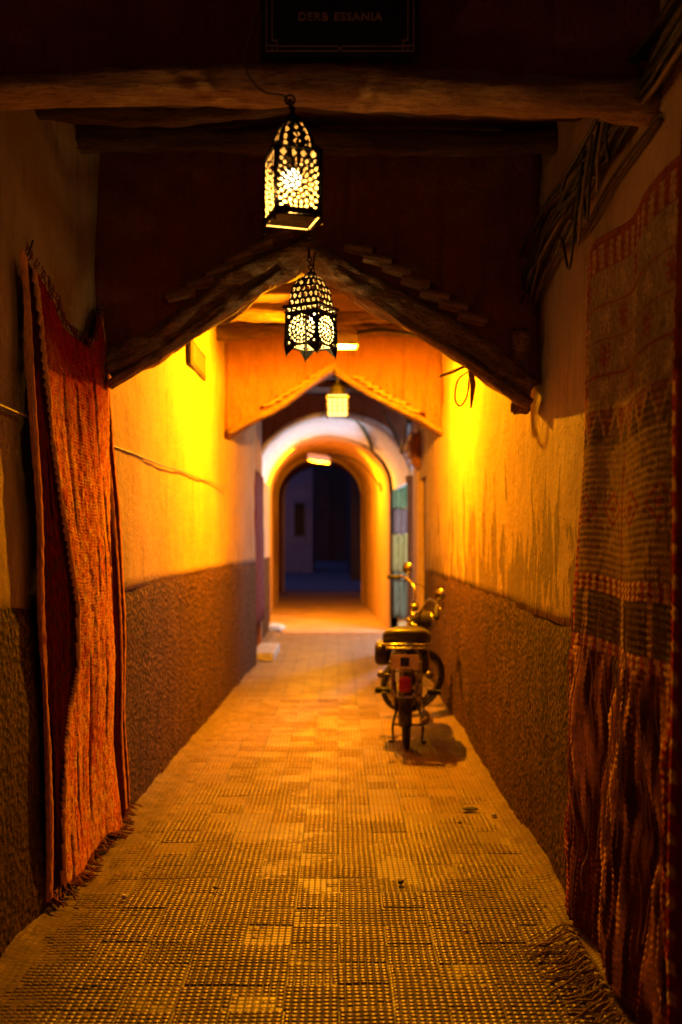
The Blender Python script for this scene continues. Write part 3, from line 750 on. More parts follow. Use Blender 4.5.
def body1(u, v, k):      # row of diamonds on top, sunburst of slots beneath; v=0 bottom
    A = 1.45; w = v * A
    if u < .07 or u > .93: return False
    if w > 1.22: 
        q = (u - .07) / .86 * 4 % 1
        return abs(q - .5) / .36 + abs(w - 1.33) / .085 < 1
    if w < .17: return False
    du, dw = u - .5, (w - .68); rr = math.hypot(du, dw); th = math.atan2(dw, du)
    if rr < .05: return True
    for r0, r1, n, off in ((.08, .20, 8, 0), (.20, .34, 16, .5), (.35, .45, 20, 0), (.46, .57, 26, .5), (.58, .68, 30, 0), (.69, .80, 34, .5)):
        if r0 < rr < r1:
            f = ((th / (2 * PI) * n) + off) % 1; m = (rr - r0) / (r1 - r0)
            return abs(f - .5) < .30 * math.sin(PI * max(.05, min(.95, m)))
    return False
def dome1(u, v, k):
    if u < .12 or u > .88 or v < .06 or v > .9: return False
    q = (u * 3) % 1; w = (v * 4 + (.5 if int(u * 3) % 2 else 0)) % 1
    return abs(q - .5) / .34 + abs(w - .5) / .42 < 1
def body2(u, v, k):
    A = 1.0
    if v > .84: q = (u * 6) % 1; return abs(q - .5) < .30 and abs(v - .92) < .05
    w = v * 1.05; du, dw = (u - .5), (w - .42); rr = math.hypot(du, dw * 1.05); th = math.atan2(dw, du)
    if rr < .045: return False
    if rr < .085: return True
    for r0, r1, n, off in ((.11, .21, 8, .5), (.23, .32, 14, 0), (.34, .43, 20, .5)):
        if r0 < rr < r1:
            f = ((th / (2 * PI) * n) + off) % 1; m = (rr - r0) / (r1 - r0); return abs(f - .5) < .36 * math.sin(PI * max(.08, min(.92, m)))
    for cu, cv in ((.08, .07), (.92, .07), (.08, .78), (.92, .78)):
        if ell(u, w, cu, cv, .04, .04): return True
    return False
def dome2(u, v, k):
    if v > .93 or v < .04: return False
    row = int(v * 5); q = (u * (5 if row < 3 else 3) + .5 * (row % 2)) % 1; w = (v * 5) % 1
    return ((q - .5) / .34) ** 2 + ((w - .5) / .36) ** 2 < 1
def bulb(c, r, power, name='bulb', parent=None, color=WARM):
    b = NB(); bmesh.ops.create_uvsphere(b, u_segments=16, v_segments=10, radius=r, matrix=Matrix.Translation(c))
    obj(name, b, emit('filament_glow', (1, .80, .42), 9), parent, smooth=True)
    glow('lamp_light', c - Vector((0, 0, r + .008)), power, color, .012, parent)
def chain(bm, p0, p1, n=6, r=.0025, lr=.012):
    for k in range(n):
        c = p0.lerp(p1, (k + .5) / n); d = (p1 - p0).length / n * .62
        a = k % 2; pts = []
        for i in range(10):
            th = 2 * PI * i / 10; pts.append(c + Vector(((lr * math.cos(th)) * (1 - a), lr * math.cos(th) * a, d * math.sin(th))))
        tube(bm, pts, r, 5, True)
def rimring(bm, c, R_, z, rot, w, nf=4):
    for k in range(nf):
        a0 = rot + 2 * PI * k / nf; a1 = rot + 2 * PI * (k + 1) / nf
        tube(bm, [c + Vector((R_ * math.cos(a0), R_ * math.sin(a0), z)), c + Vector((R_ * math.cos(a1), R_ * math.sin(a1), z))], w, 5)

# nearest lantern, square
Y = 2.83; top = at(290, 100, Y); c = at(292.5, 222, Y); k_ = Y / F
t = thing('lantern', 'nearest and highest hanging lantern, square pierced tin with sunburst cutouts and a bright bulb', 'lantern', tuple(c), 'pierced tin lanterns along the alley')
s = .132; Rr = s / math.sqrt(2); rot = R(-135 + 17); hb = 66 * k_; hd = 33 * k_
prof = [(Rr, hb * j / 90) for j in range(91)]
obj('body', pierced(prof, body1, 4, 64, rot, c), M['tin'], t)
prof = []
for j in range(49):
    q = j / 48; prof.append((Rr * (.80 - .06 * q - .44 * q ** 2.6), hb + .004 + hd * (.8 * q + .2 * q * q)))
obj('dome', pierced(prof, dome1, 4, 48, rot, c), M['tin'], t)
obj('shoulder', pierced([(Rr, hb), (Rr * .9, hb + .004), (Rr * .80, hb + .005)], lambda u, v, k: False, 4, 4, rot, c), M['tin'], t)
b = NB()
rimring(b, c, Rr * 1.02, 0, rot, .004); rimring(b, c, Rr * 1.03, hb, rot, .004)
for k in range(4):
    a = rot + PI / 2 * k; p = c + Vector((Rr * 1.01 * math.cos(a), Rr * 1.01 * math.sin(a), 0)); tube(b, [p - Vector((0, 0, .02)), p + Vector((0, 0, hb))], .004, 5)
    for m in range(5):   # little crown points round the shoulder
        a1 = a + PI / 2; q0 = c + Vector((Rr * math.cos(a), Rr * math.sin(a), hb)); q1 = c + Vector((Rr * math.cos(a1), Rr * math.sin(a1), hb)); pp = q0.lerp(q1, (m + .5) / 5)
        tube(b, [pp, pp + Vector((0, 0, .016))], [.007, .001], 5)
obj('edge_frame', b, M['iron'], t, smooth=True)
b = NB(); n4 = [c + Vector((Rr * .93 * math.cos(rot + PI / 2 * k), Rr * .93 * math.sin(rot + PI / 2 * k), .004)) for k in range(4)]
vs = [b.verts.new(p) for p in n4] + [b.verts.new(p + Vector((0, 0, .004))) for p in n4]
b.faces.new(vs[3::-1]); b.faces.new(vs[4:]); [b.faces.new((vs[k], vs[(k + 1) % 4], vs[4 + (k + 1) % 4], vs[4 + k])) for k in range(4)]
obj('base_plate', b, M['iron'], t)
b = NB(); rc = Rr * .27; zt_ = hb + hd
lathe(b, [(rc, 0), (rc * 1.05, .008), (rc * .7, .018), (.006, .028), (.009, .036), (.004, .045)], 12, Matrix.Translation(c + Vector((0, 0, zt_)))); obj('finial', b, M['iron'], t, smooth=True)
b = NB(); chain(b, c + Vector((0, 0, zt_ + .04)), top + Vector((0, 0, .0)), 4, .0022, .008)
pts = smooth_path([top + Vector((-.002, 0, -.04)), top + Vector((.012, -.01, -.07)), top + Vector((.0, -.01, -.10))], 6); tube(b, pts, .003, 6)
tube(b, [top + Vector((.014 * math.cos(a), 0.0, .014 * math.sin(a))) for a in [2 * PI * i / 12 for i in range(12)]], .003, 6, True)
tube(b, [top, top + Vector((0, .12, .03))], .004, 6)
obj('chain', b, M['iron'], t, smooth=True)
bulb(at(291, 179, Y), .029, P_L1, parent=t)
b = NB(); bc = at(291, 179, Y); lathe(b, [(.012, .02), (.014, .03), (.013, .06), (.004, .065), (.003, .16)], 10, Matrix.Translation(bc)); obj('socket', b, M['iron'], t, smooth=True)
# supply cord
b = NB(); pts = smooth_path([at(262, -40, 2.90), at(259, 0, 2.90), at(251, 30, 2.89), at(245, 55, 2.89), at(249, 76, 2.88), at(264, 92, 2.87), at(284, 96, 2.86), at(290, 108, 2.84), at(296, 118, 2.83), at(291, 128, 2.83)], 8)
tube(b, pts, .0035, 6); tag(obj('power_cord', b, M['cable_tan'], smooth=True), 'thin pale cord curving down beside the sign to the nearest lantern', 'cord')

# middle lantern, square on short feet with round rosettes
Y = 4.5; c = at(311, 347, Y); top = at(309, 258, Y); k_ = Y / F
t = thing('lantern', 'middle lantern with rosette cutouts, domed top and pointed feet, glowing yellow-green under the near gable', 'lantern', tuple(c), 'pierced tin lanterns along the alley')
s = .152; Rr = s / math.sqrt(2) * 1.06; rot = R(-135 - 30); hb = 38 * k_; hd = 33 * k_
obj('body', pierced([(Rr, hb * j / 72) for j in range(73)], body2, 4, 72, rot, c), M['tin'], t)
prof = []
for j in range(49):
    q = j / 48; prof.append((Rr * .90 * max(.12, math.sqrt(max(0, 1 - (q * .985) ** 2.3))), hb + .006 + hd * q))
obj('dome', pierced(prof, dome2, 4, 48, rot, c), M['tin'], t)
b = NB(); rimring(b, c, Rr * 1.03, 0, rot, .005); rimring(b, c, Rr * 1.12, hb + .002, rot, .007); rimring(b, c, Rr * 1.08, hb * .86, rot, .003)
for k in range(4):
    a = rot + PI / 2 * k; p = c + Vector((Rr * math.cos(a), Rr * math.sin(a), 0)); tube(b, [p + Vector((0, 0, hb)), p, p - Vector((0, 0, .05))], [.005, .012, .002], 6)
    a1 = a + PI / 2; p1 = c + Vector((Rr * math.cos(a1), Rr * math.sin(a1), 0))
    for (e0, e1) in ((p, p1), (p1, p)):
        m = e0.lerp(e1, .34); vs = [b.verts.new(v) for v in (e0, m, e0 - Vector((0, 0, .045)))]; b.faces.new(vs)
obj('edge_frame', b, M['iron'], t)
b = NB(); lathe(b, [(.02, 0), (.018, .01), (.006, .018), (.004, .03)], 12, Matrix.Translation(c + Vector((0, 0, hb + hd + .003)))); obj('finial', b, M['iron'], t, smooth=True)
b = NB(); chain(b, c + Vector((0, 0, hb + hd + .03)), top, 3, .003, .01); tube(b, [top, top + Vector((-.002, .05, .06))], .005, 6)
tube(b, smooth_path([top + Vector((.03, 0, .03)), top + Vector((.02, 0, -.04)), top + Vector((.04, 0, -.10))], 5), .003, 5); obj('chain', b, M['iron'], t, smooth=True)
bulb(at(314, 318, Y), .022, P_L2, parent=t, color=(1, .74, .26))
# far lantern
Y = 9.0; c = at(337.5, 415, Y); k_ = Y / F; s = 20 * k_
t = thing('lantern', 'smallest lantern, farthest away under the far gable, pale glowing glass and dark cap', 'lantern', tuple(c), 'pierced tin lanterns along the alley')
hb = 19 * k_
b = NB(); box(b, c.x - s / 2, c.x + s / 2, Y - s / 2, Y + s / 2, c.z, c.z + hb, bev=.004); obj('glass', b, emit('lantern_glass', (1, .60, .14), 3.0), t)
b = NB()
for sx_ in (-1, 1):
    for sy_ in (-1, 1): tube(b, [(c.x + sx_ * s / 2, Y + sy_ * s / 2, c.z - .02), (c.x + sx_ * s / 2, Y + sy_ * s / 2, c.z + hb)], .007, 5)
box(b, c.x - s * .57, c.x + s * .57, Y - s * .57, Y + s * .57, c.z + hb * .80, c.z + hb * .92)
for q in (.25, .5, .75):
    tube(b, [(c.x - s / 2 + s * q, Y - s / 2 - .003, c.z), (c.x - s / 2 + s * q, Y - s / 2 - .003, c.z + hb * .8)], .0045, 5)
    tube(b, [(c.x - s / 2, Y - s / 2 - .003, c.z + hb * q * .8), (c.x + s / 2, Y - s / 2 - .003, c.z + hb * q * .8)], .0035, 5)
obj('edge_frame', b, M['iron'], t)
b = NB(); lathe(b, [(s * .54, 0), (s * .54, .03), (s * .40, .035), (s * .38, .075), (s * .24, .08), (s * .2, .10), (.012, .115), (.008, .17)], 12, Matrix.Translation((c.x, Y, c.z + hb + .002))); obj('cap', b, M['iron'], t)
b = NB(); tube(b, smooth_path([(c.x, Y, c.z + hb + .16), (c.x - .03, Y, c.z + hb + .24), at(335, 372, Y)], 5), .006, 6); obj('hanger', b, M['iron'], t, smooth=True)

# ------------------------------------------------------------------ cables
cb = thing('cable_bundle', 'sagging bundle of black cables running along the top of the right wall', 'cables', (.93, 3.5, 2.8))
rnd = random.Random(4)
for k in range(15):
    pts = []; oz = rnd.uniform(-.07, .07); ox = rnd.uniform(0, .07); ph = rnd.uniform(0, 9)
    y = 1.5
    while y < 5.0:
        z = 2.87 - .012 * (y - 3) + oz * (.5 + .5 * abs(math.sin(y * 1.7 + ph))) + .02 * math.sin(y * 4 + ph) + .012 * nz(y, ph, 0, 5)
        if y > 4.3: z -= (y - 4.3) * (.10 + .25 * (k % 3 == 0))
        pts.append((.925 - ox + .012 * nz(y, ph, 3, 6), y, z)); y += .12
    b = NB(); tube(b, pts, rnd.choice((.004, .006, .008, .012)), 7); obj('cable', b, M['cable'] if k % 4 else M['cable_tan'], cb, smooth=True)
for k in range(5):   # loose droops where the bundle passes the lintel
    y0 = 3.15 + .1 * k; y1 = y0 + .25 + .08 * k; dz = .10 + .05 * k
    pts = smooth_path([(.88, y0, 2.9), (.86, y0 + .04, 2.86 - dz * .6), (.89, (y0 + y1) / 2, 2.84 - dz), (.92, y1, 2.86 - dz * .4), (.93, y1 + .35, 2.76 - .02 * k)], 6)
    b = NB(); tube(b, pts, .006, 6); obj('cable', b, M['cable_tan'] if k % 2 else M['cable'], cb, smooth=True)
for (dz, rr) in ((0, .008), (.02, .005)):
    pts = smooth_path([(.94, 2.9, 2.72 + dz), (.93, 3.4, 2.70 + dz), (.935, 3.8, 2.66 + dz), (.93, 4.3, 2.70 + dz), (.935, 4.7, 2.62 + dz), (.93, 4.95, 2.45)], 8)
    b = NB(); tube(b, pts, rr, 6); obj('cable', b, M['wood_dark'], cb, smooth=True)
b = NB(); pts = [(xl(y) + .022 + .004 * nz(y, 0, 0, 3), y, 1.96 + .03 * nz(y, 0, 0, .8, 3) + .01 * nz(y, 0, 0, 5)) for y in [2.8 + .2 * i for i in range(33)]]
tube(b, pts, .006, 6); tag(obj('wall_cable', b, M['cable_tan'], smooth=True), 'thin cable running along the left wall at eye height behind the orange rug', 'cable')
b = NB(); tube(b, smooth_path([at(24, 262, 3.8), at(30, 250, 3.8), at(33, 240, 3.8)], 4), .004, 5); tag(obj('nail', b, M['iron'], smooth=True), 'bent nail above the upper left corner of the orange rug', 'nail')

# ------------------------------------------------------------------ rugs
def colored_sheet(name, P, C, nu, nv, parent, thick, label=None):
    bm = NB(); cl = bm.verts.layers.float_color.new('Col'); g = []
    for i in range(nu + 1):
        row = []
        for j in range(nv + 1):
            u, v = i / nu, j / nv; vert = bm.verts.new(P(u, v)); vert[cl] = (*C(u, v), 1); row.append(vert)
        g.append(row)
    for i in range(nu):
        for j in range(nv): bm.faces.new((g[i][j], g[i + 1][j], g[i + 1][j + 1], g[i][j + 1]))
    bd = [g[i][0] for i in range(nu)] + [g[nu][j] for j in range(nv)] + [g[i][nv] for i in range(nu, 0, -1)] + [g[0][j] for j in range(nv, 0, -1)]
    bb = []
    for v in bd:
        w = bm.verts.new(v.co + Vector(thick)); w[cl] = v[cl]; bb.append(w)
    for k in range(len(bd)): bm.faces.new((bd[k], bb[k], bb[(k + 1) % len(bd)], bd[(k + 1) % len(bd)]))
    bmesh.ops.recalc_face_normals(bm, faces=bm.faces)
    return obj(name, bm, M['rug'], parent, smooth=True, label=label)
def lerp(a, b, t): return a + (b - a) * t
def interp(tab, t):
    for (a, va), (b, vb) in zip(tab, tab[1:]):
        if t <= b: return lerp(va, vb, (t - a) / (b - a))
    return tab[-1][1]
def mixc(a, b, t): t = max(0, min(1, t)); return tuple(x + (y - x) * t for x, y in zip(a, b))

lr = thing('hanging_rug', 'orange and red woven rug with fringed lower edge hanging on the left wall', 'rug', (-1.12, 4.5, 0))
def topz(u): return interp([(0, 2.56), (.12, 2.49), (.42, 2.37), (.66, 2.34), (.78, 2.40), (.9, 2.54), (1, 2.60)], u)
def LP(u, v):
    y = lerp(lerp(3.66, 3.95, v), lerp(4.74, 5.38, v ** .8), u)
    tz = topz(u); bz = .05 + .02 * math.sin(u * 14) + .015 * nz(u, 0, 0, 9)
    z = lerp(tz, bz, v)
    e0 = interp([(0, .08), (.12, .13), (.3, .25), (.5, .37), (.62, .35), (.76, .19), (.88, .12), (1, .10)], v); e1 = interp([(0, .94), (.2, .93), (.32, .86), (.5, .79), (.8, .74), (1, .78)], v)
    inn = max(0, min(1, (u - e0) / .05 + .5)) * max(0, min(1, (e1 - u) / .05 + .5))
    fold = .022 * inn + .010 * math.sin(u * 11 + 1.2 * math.sin(v * 3)) + .018 * nz(u * 3, v * 3, 1, 1) + .010 * (v > .28) * max(0, 1 - abs(u - .93) / .02) + .012 * max(0, 1 - abs(u - .02) / .03) + .008 * (max(0, 1 - abs(u - e0) / .02) + max(0, 1 - abs(u - e1) / .02))
    off = .030 + .012 * math.sin(PI * v) + .02 * u * (1 - v)
    slit = -.02 * max(0, nz(u * 30, v * 3.4, 3, 1) - .34) * 4
    wv = .0011 * (1 - v) * inn * math.sin(v * 2 * PI * 160 + 1.5 * nz(u * 10, v * 5, 0, 1)) + .0035 * nz(u * 75, v * 60, 2, 1) + .006 * nz(u * 20, v * 6, 1, 1)
    return Vector((xl(y) + off + fold + slit + wv, y + .010 * math.sin(v * 21), z))
def LC(u, v):
    e0 = interp([(0, .08), (.12, .13), (.3, .25), (.5, .37), (.62, .35), (.76, .19), (.88, .12), (1, .10)], v); e1 = interp([(0, .94), (.2, .93), (.32, .86), (.5, .79), (.8, .74), (1, .78)], v)
    n = nz(u * 40, v * 60, 0, 1); n2 = nz(u * 9, v * 7, 5, 1); n3 = nz(u * 75, v * 40, 2, 1); n4 = nz(u * 55, v * 260, 1, 1)
    c = mixc((.98, .42, .11), (.85, .22, .06), .5 + n2 * 1.1)
    c = mixc(c, (1, .74, .32), max(0, n3) * 1.8)
    c = mixc(c, (.42, .04, .02), max(0, n4 - .05) * 2.0)
    c = mixc(c, (.26, .015, .012), max(0, 1.25 - v / .19) + max(0, n) * .45)
    if .3 < v < .95 and nz(u * 30, v * 3.4, 3, 1) > .40: c = (.05, .01, .006)
    d0 = u - e0; d1 = u - e1
    if d0 < -.012 or d1 > .012:
        c = mixc((.045, .002, .003), (.02, .002, .003), .5 + n)
        uu = u / e0 if d0 < 0 else (u - e1) / (1 - e1); zz = abs(((v * 5) % 1) - .5) * 2
        if abs(uu - zz) < .05: c = (.02, .005, .006)
    elif d0 < .012 or d1 > -.012: c = (.85, .40, .12)
    if abs(u - .93) < .010 and v > .28 or u < .03: c = (.80, .34, .11)
    if u > .985: c = (.6, .25, .09)
    return c
colored_sheet('weave', LP, LC, 130, 840, lr, (-.012, 0, 0))
def fringe(base_fn, n, L, m, parent, r=.004, lay=0, rs=3, nm='fringe'):
    b = NB(); rn = random.Random(rs)
    for k in range(n):
        p = base_fn((k + .5) / n); pts = [p]; d = Vector((rn.uniform(-.3, .3) + lay, rn.uniform(-.5, .5), -1 if not lay else -.2)).normalized(); l = L * rn.uniform(.6, 1.2)
        for s_ in range(1, 6):
            q = p + d * l * s_ / 5 + Vector((rn.uniform(-1, 1), rn.uniform(-1, 1), 0)) * .006; q.z = max(q.z, .014 + rn.uniform(0, .006)); pts.append(q)
        tube(b, pts, [r] * 5 + [r * .4], 5)
    return obj(nm, b, m, parent, smooth=True)
M['fringe_red'] = simple('fringe_red', (.16, .03, .02), .9); M['fringe_tan'] = simple('fringe_tan', (.50, .33, .16), .9)
fringe(lambda u: LP(u, 1), 110, .075, M['fringe_red'], lr, .004, .25)
fringe(lambda u: LP(u, 0) + Vector((.01, 0, .035)), 60, .05, M['fringe_red'], lr, .003, 0, 8)

rr_ = thing('hanging_rug', 'patterned olive and red kilim with tangled shaggy lower half on the right wall', 'rug', (.93, 3.4, 0))
def RP(u, v):       # u: 0 far edge (left in the picture) .. 1 near edge
    y = lerp(lerp(3.72, 3.98, v), lerp(2.70, 2.80, v), u); z = lerp(2.55 + .015 * math.sin(u * 9), .03, v)
    amp = .4 + 1.2 * v
    fold = .014 * amp * math.sin(u * 12 + 2 * nz(u, v * 2, 0, 1.5)) + .022 * nz(u * 3, v * 2.2, 0, 1)
    rel = 0
    if v > .56:
        w = min(1, (v - .56) / .1)
        rel = w * (.028 * max(0, nz(u * 13 + 2.5 * nz(u * 3, v * 5, 1, 1), v * 3.6, 7, 1)) + .022 * nz(u * 30, v * 11, 2, 1) + .008 * nz(u * 60, v * 18, 2, 1))
    wv = .0018 * math.sin(v * 2 * PI * 110) + .003 * nz(u * 60, v * 40, 0, 1)
    off = .026 + .022 * v
    return Vector((.965 - off - fold - rel - wv, y, z))
def RC(u, v):
    n = nz(u * 40, v * 60, 0, 1); n2 = nz(u * 5, v * 9, 2, 1)
    olive = mixc((.27, .20, .10), (.40, .29, .15), .5 + n2 + n * .5); red = mixc((.34, .022, .022), (.20, .015, .018), .5 + n); dark = (.05, .025, .02); tan = (.70, .50, .24)
    if u < .055 or u > .95: return red if int(v * 160) % 2 else mixc(red, tan, .35)
    if v < .045: return mixc(red, tan, .6 if (int(u * 26) % 2 and v > .012) else 0)
    if v < .24:
        q = (v - .045) / .195
        ru = (u * 6) % 1; rv = (q * 4) % 1; row = int(q * 4); colr = int(u * 6)
        # little stepped figures
        a = abs(ru - .5); b_ = abs(rv - .5)
        if (a < .05 + .05 * (n > 0) and b_ < .30) or (abs(b_ - .1) < .05 and a < .24) or (abs(a - .16) < .05 and abs(b_ - .28) < .08):
            return mixc(olive, tan, .5 + .5 * n) if (row + colr) % 3 else (.30, .03, .025)
        if rv < .05: return red
        return olive
    if v < .285:
        zz = abs(((u * 7) % 1) - .5) * 2; q = (v - .24) / .045
        return mixc(red, tan, .7) if abs(zz - q) < .16 else (red if zz > q else dark)
    if v < .47:
        q = (v - .285) / .185; ru = (u * 4) % 1; rv = (q * 3) % 1; a = abs(ru - .5); b_ = abs(rv - .5)
        if a + b_ < .14 or (abs(a + b_ - .36) < .05): return (.30, .04, .03) if int(q * 3) % 2 else (.42, .27, .10)
        if abs(u - .5) < .012: return red
        return olive
    if v < .495: return tan if int(u * 34) % 2 else red
    if v < .56:
        return mixc(dark, (.14, .13, .06), .5 + n2 * 1.5) if abs(((u * 3) % 1) - .5) > .06 else tan
    if v < .58: return tan if int(u * 34) % 2 else red
    r1 = nz(u * 13 + 2.5 * nz(u * 3, v * 5, 1, 1), v * 3.6, 7, 1); r2 = nz(u * 28, v * 7, 2, 1)
    c = mixc((.05, .014, .01), (.16, .035, .02), .5 + r2)
    return mixc(c, (.80, .50, .20), (r1 * 2.8 + r2 * 1.4))
def RCm(u, v):
    c = RC(u, v); g = (.17, .12, .06); k = ((.7 if .24 < v < .29 else .45) + .14 * nz(u * 6, v * 9, 4, 1)) if (.05 < u < .95 and v < .58) else .15
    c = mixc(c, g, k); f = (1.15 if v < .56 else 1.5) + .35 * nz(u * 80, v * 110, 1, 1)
    return tuple(x * f for x in c)
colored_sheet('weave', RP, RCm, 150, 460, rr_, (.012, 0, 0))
M['fringe_wool'] = simple('fringe_wool', (.22, .13, .07), .95)
def fr_base(u):
    y = lerp(3.72, 2.9, u); return Vector((.87, y, .05))
b = NB(); rn = random.Random(12)
for k in range(95):
    u = rn.random(); u = (round(u * 13) + rn.uniform(-.32, .32)) / 13; p = fr_base(u); l = rn.uniform(.08, .22) * (1.1 - .5 * abs(u - .3)) * (1 if k % 3 else .6); pts = [p]; yy = p.y; cv = rn.uniform(-.16, .05) + .05 * math.sin(u * 40)
    for s_ in range(1, 9):
        f = s_ / 8; pts.append(Vector((p.x - l * f, p.y + cv * f * f + .008 * math.sin(f * 9 + k), max(.05 * (1 - f) ** 2, 0) + .016 + .01 * rn.random())))
    tube(b, pts, [rn.choice((.002, .003, .004))] * 8 + [.0015], 5)
obj('fringe', b, M['fringe_wool'], rr_, smooth=True, label='tangled fringe spilling onto the paving')
# strands hanging loose over the lower half
b = NB()
for k in range(26):
    u = rn.uniform(.06, .93); v0 = rn.uniform(.5, .8); v1 = min(.99, v0 + rn.uniform(.1, .28)); pts = []
    du = rn.uniform(-.05, .05); ph = rn.uniform(0, 6)
    for s_ in range(12):
        f = s_ / 11; p = RP(min(.98, max(.02, u + du * f + .012 * math.sin(f * 7 + ph))), lerp(v0, v1, f)); pts.append(p + Vector((-.012, 0, 0)))
    tube(b, pts, .0026, 5)
obj('loose_strands', b, M['fringe_tan'], rr_, smooth=True)

r2 = thing('hanging_rug', 'dark red rug with yellow edge threads hanging at the extreme right, nearest the viewer', 'rug', (.93, 2.4, 0))
def QP(u, v):
    y = lerp(2.64, 1.9, u) + .02 * math.sin(v * 9); z = lerp(2.6, .03, v)
    return Vector((.965 - .05 - .03 * v - .02 * math.sin(u * 16 + v * 3) - .002 * math.sin(v * 600), y, z))
def QC(u, v):
    n = nz(u * 30, v * 50, 0, 1)
    if u < .04: return (.45, .30, .10) if int(v * 90) % 3 == 0 else (.2, .02, .02)
    if .1 < u < .14: return (.35, .2, .08)
    return mixc((.10, .02, .02), (.22, .05, .03), .5 + n)
colored_sheet('weave', QP, QC, 60, 220, r2, (.012, 0, 0))
fringe(lambda u: QP(u, 1), 50, .07, M['fringe_red'], r2, .004, -.3, 5)

# ------------------------------------------------------------------ moped
MX, MY = (407 - CX) * 7.06 / F, 7.06 + .28 * 0
mp = thing('moped', 'old black moped with red tail light and turned front wheel parked by right wall', 'moped', (MX, 7.1, 0.004), rz=R(-6))
def mo(name, bm, m, parent=mp, smooth=True, label=None): return obj(name, bm, m, parent, local=True, smooth=smooth, label=label)
WR = .28
def circ(R_, c, Mx, n=40): return [Mx @ (Vector(c) + Vector((0, R_ * math.cos(2 * PI * i / n), R_ * math.sin(2 * PI * i / n)))) for i in range(n)]
def wheel(name, c, Mx, WR=.28):
    b = NB(); lathe_pts = circ(WR - .025, c, Mx, 44); tube(b, lathe_pts, .025, 12, True); w = mo(name, NBcopy(b), M['tyre'])
    w_parent = w
    b = NB(); tube(b, circ(WR - .066, c, Mx, 44), .011, 8, True); mo('rim', b, M['chrome'], w)
    b = NB(); tube(b, [Mx @ (Vector(c) + Vector((-.045, 0, 0))), Mx @ (Vector(c) + Vector((-.035, 0, 0))), Mx @ (Vector(c) + Vector((.035, 0, 0))), Mx @ (Vector(c) + Vector((.045, 0, 0)))], [.02, .05, .05, .02], 16); mo('hub', b, M['steel'], w)
    b = NB()
    for k in range(28):
        a = 2 * PI * k / 28; s = .03 * (-1) ** k; a2 = a + .35 * (1 if (k // 2) % 2 else -1)
        tube(b, [Mx @ (Vector(c) + Vector((s, .045 * math.cos(a), .045 * math.sin(a)))), Mx @ (Vector(c) + Vector((0, (WR - .07) * math.cos(a2), (WR - .07) * math.sin(a2))))], .0016, 4)
    mo('spokes', b, M['chrome'], w)
    return w
def NBcopy(b): return b
I4 = Matrix.Identity(4)
STEER = R(-62); rake = R(-22)
pivot = Vector((0, 1.13, .62))
axis = Vector((0, math.sin(rake), math.cos(rake)))
SM = Matrix.Translation(pivot) @ Matrix.Rotation(STEER, 4, axis) @ Matrix.Translation(-pivot)
RC_ = (0, 0, WR); FC = (0, 1.26, WR)
wheel('rear_wheel', RC_, I4); wheel('front_wheel', (0, 1.27, .30), SM, .30)
def guard(c, R_, a0, a1, w, Mx, dep=.03):
    def fn(u, v):
        a = lerp(a0, a1, u); s = (v - .5) * 2; rr = R_ - dep * s * s
        return Mx @ (Vector(c) + Vector((s * w / 2, rr * math.cos(a), rr * math.sin(a))))
    b = NB(); n, m = 26, 8
    g = [[b.verts.new(fn(i / n, j / m)) for j in range(m + 1)] for i in range(n + 1)]
    for i in range(n):
        for j in range(m): b.faces.new((g[i][j], g[i + 1][j], g[i + 1][j + 1], g[i][j + 1]))
    bmesh.ops.recalc_face_normals(b, faces=b.faces); bmesh.ops.solidify(b, geom=list(b.faces), thickness=.003)
    return b
mo('rear_mudguard', guard(RC_, .315, R(25), R(195), .095, I4), M['blackpaint'])
mo('front_mudguard', guard(FC, .30, R(55), R(170), .075, SM), M['blackpaint'])
# frame
b = NB()
tube(b, smooth_path([(0, 1.1, .72), (0, 1.0, .58), (0, .75, .40), (0, .45, .36), (0, .2, .42)], 6), .03, 10)
tube(b, [(0, .40, .36), (0, .22, .70)], .02, 8); tube(b, [(0, 1.08, .70), (0, .25, .68)], .02, 8)
for s in (-1, 1):
    tube(b, [(s * .06, 0, WR), (s * .05, .42, .34)], .013, 8); tube(b, smooth_path([(s * .05, .25, .68), (s * .10, -.05, .66), (s * .10, -.30, .64)], 6), .011, 8)
tube(b, [(-.10, -.3, .64), (.10, -.3, .64)], .011, 8)
tube(b, [Vector((0, 1.11, .66)), Vector((0, 1.05, .80))], .032, 10)
mo('frame', b, M['blackpaint'])
for s in (-1, 1):
    b = NB(); tube(b, [(s * .085, .0, WR + .02), (s * .095, .02, .46)], .022, 10); tube(b, [(s * .095, .02, .46), (s * .10, .03, .62)], .016, 10); mo('shock_absorber', b, M['chrome'])
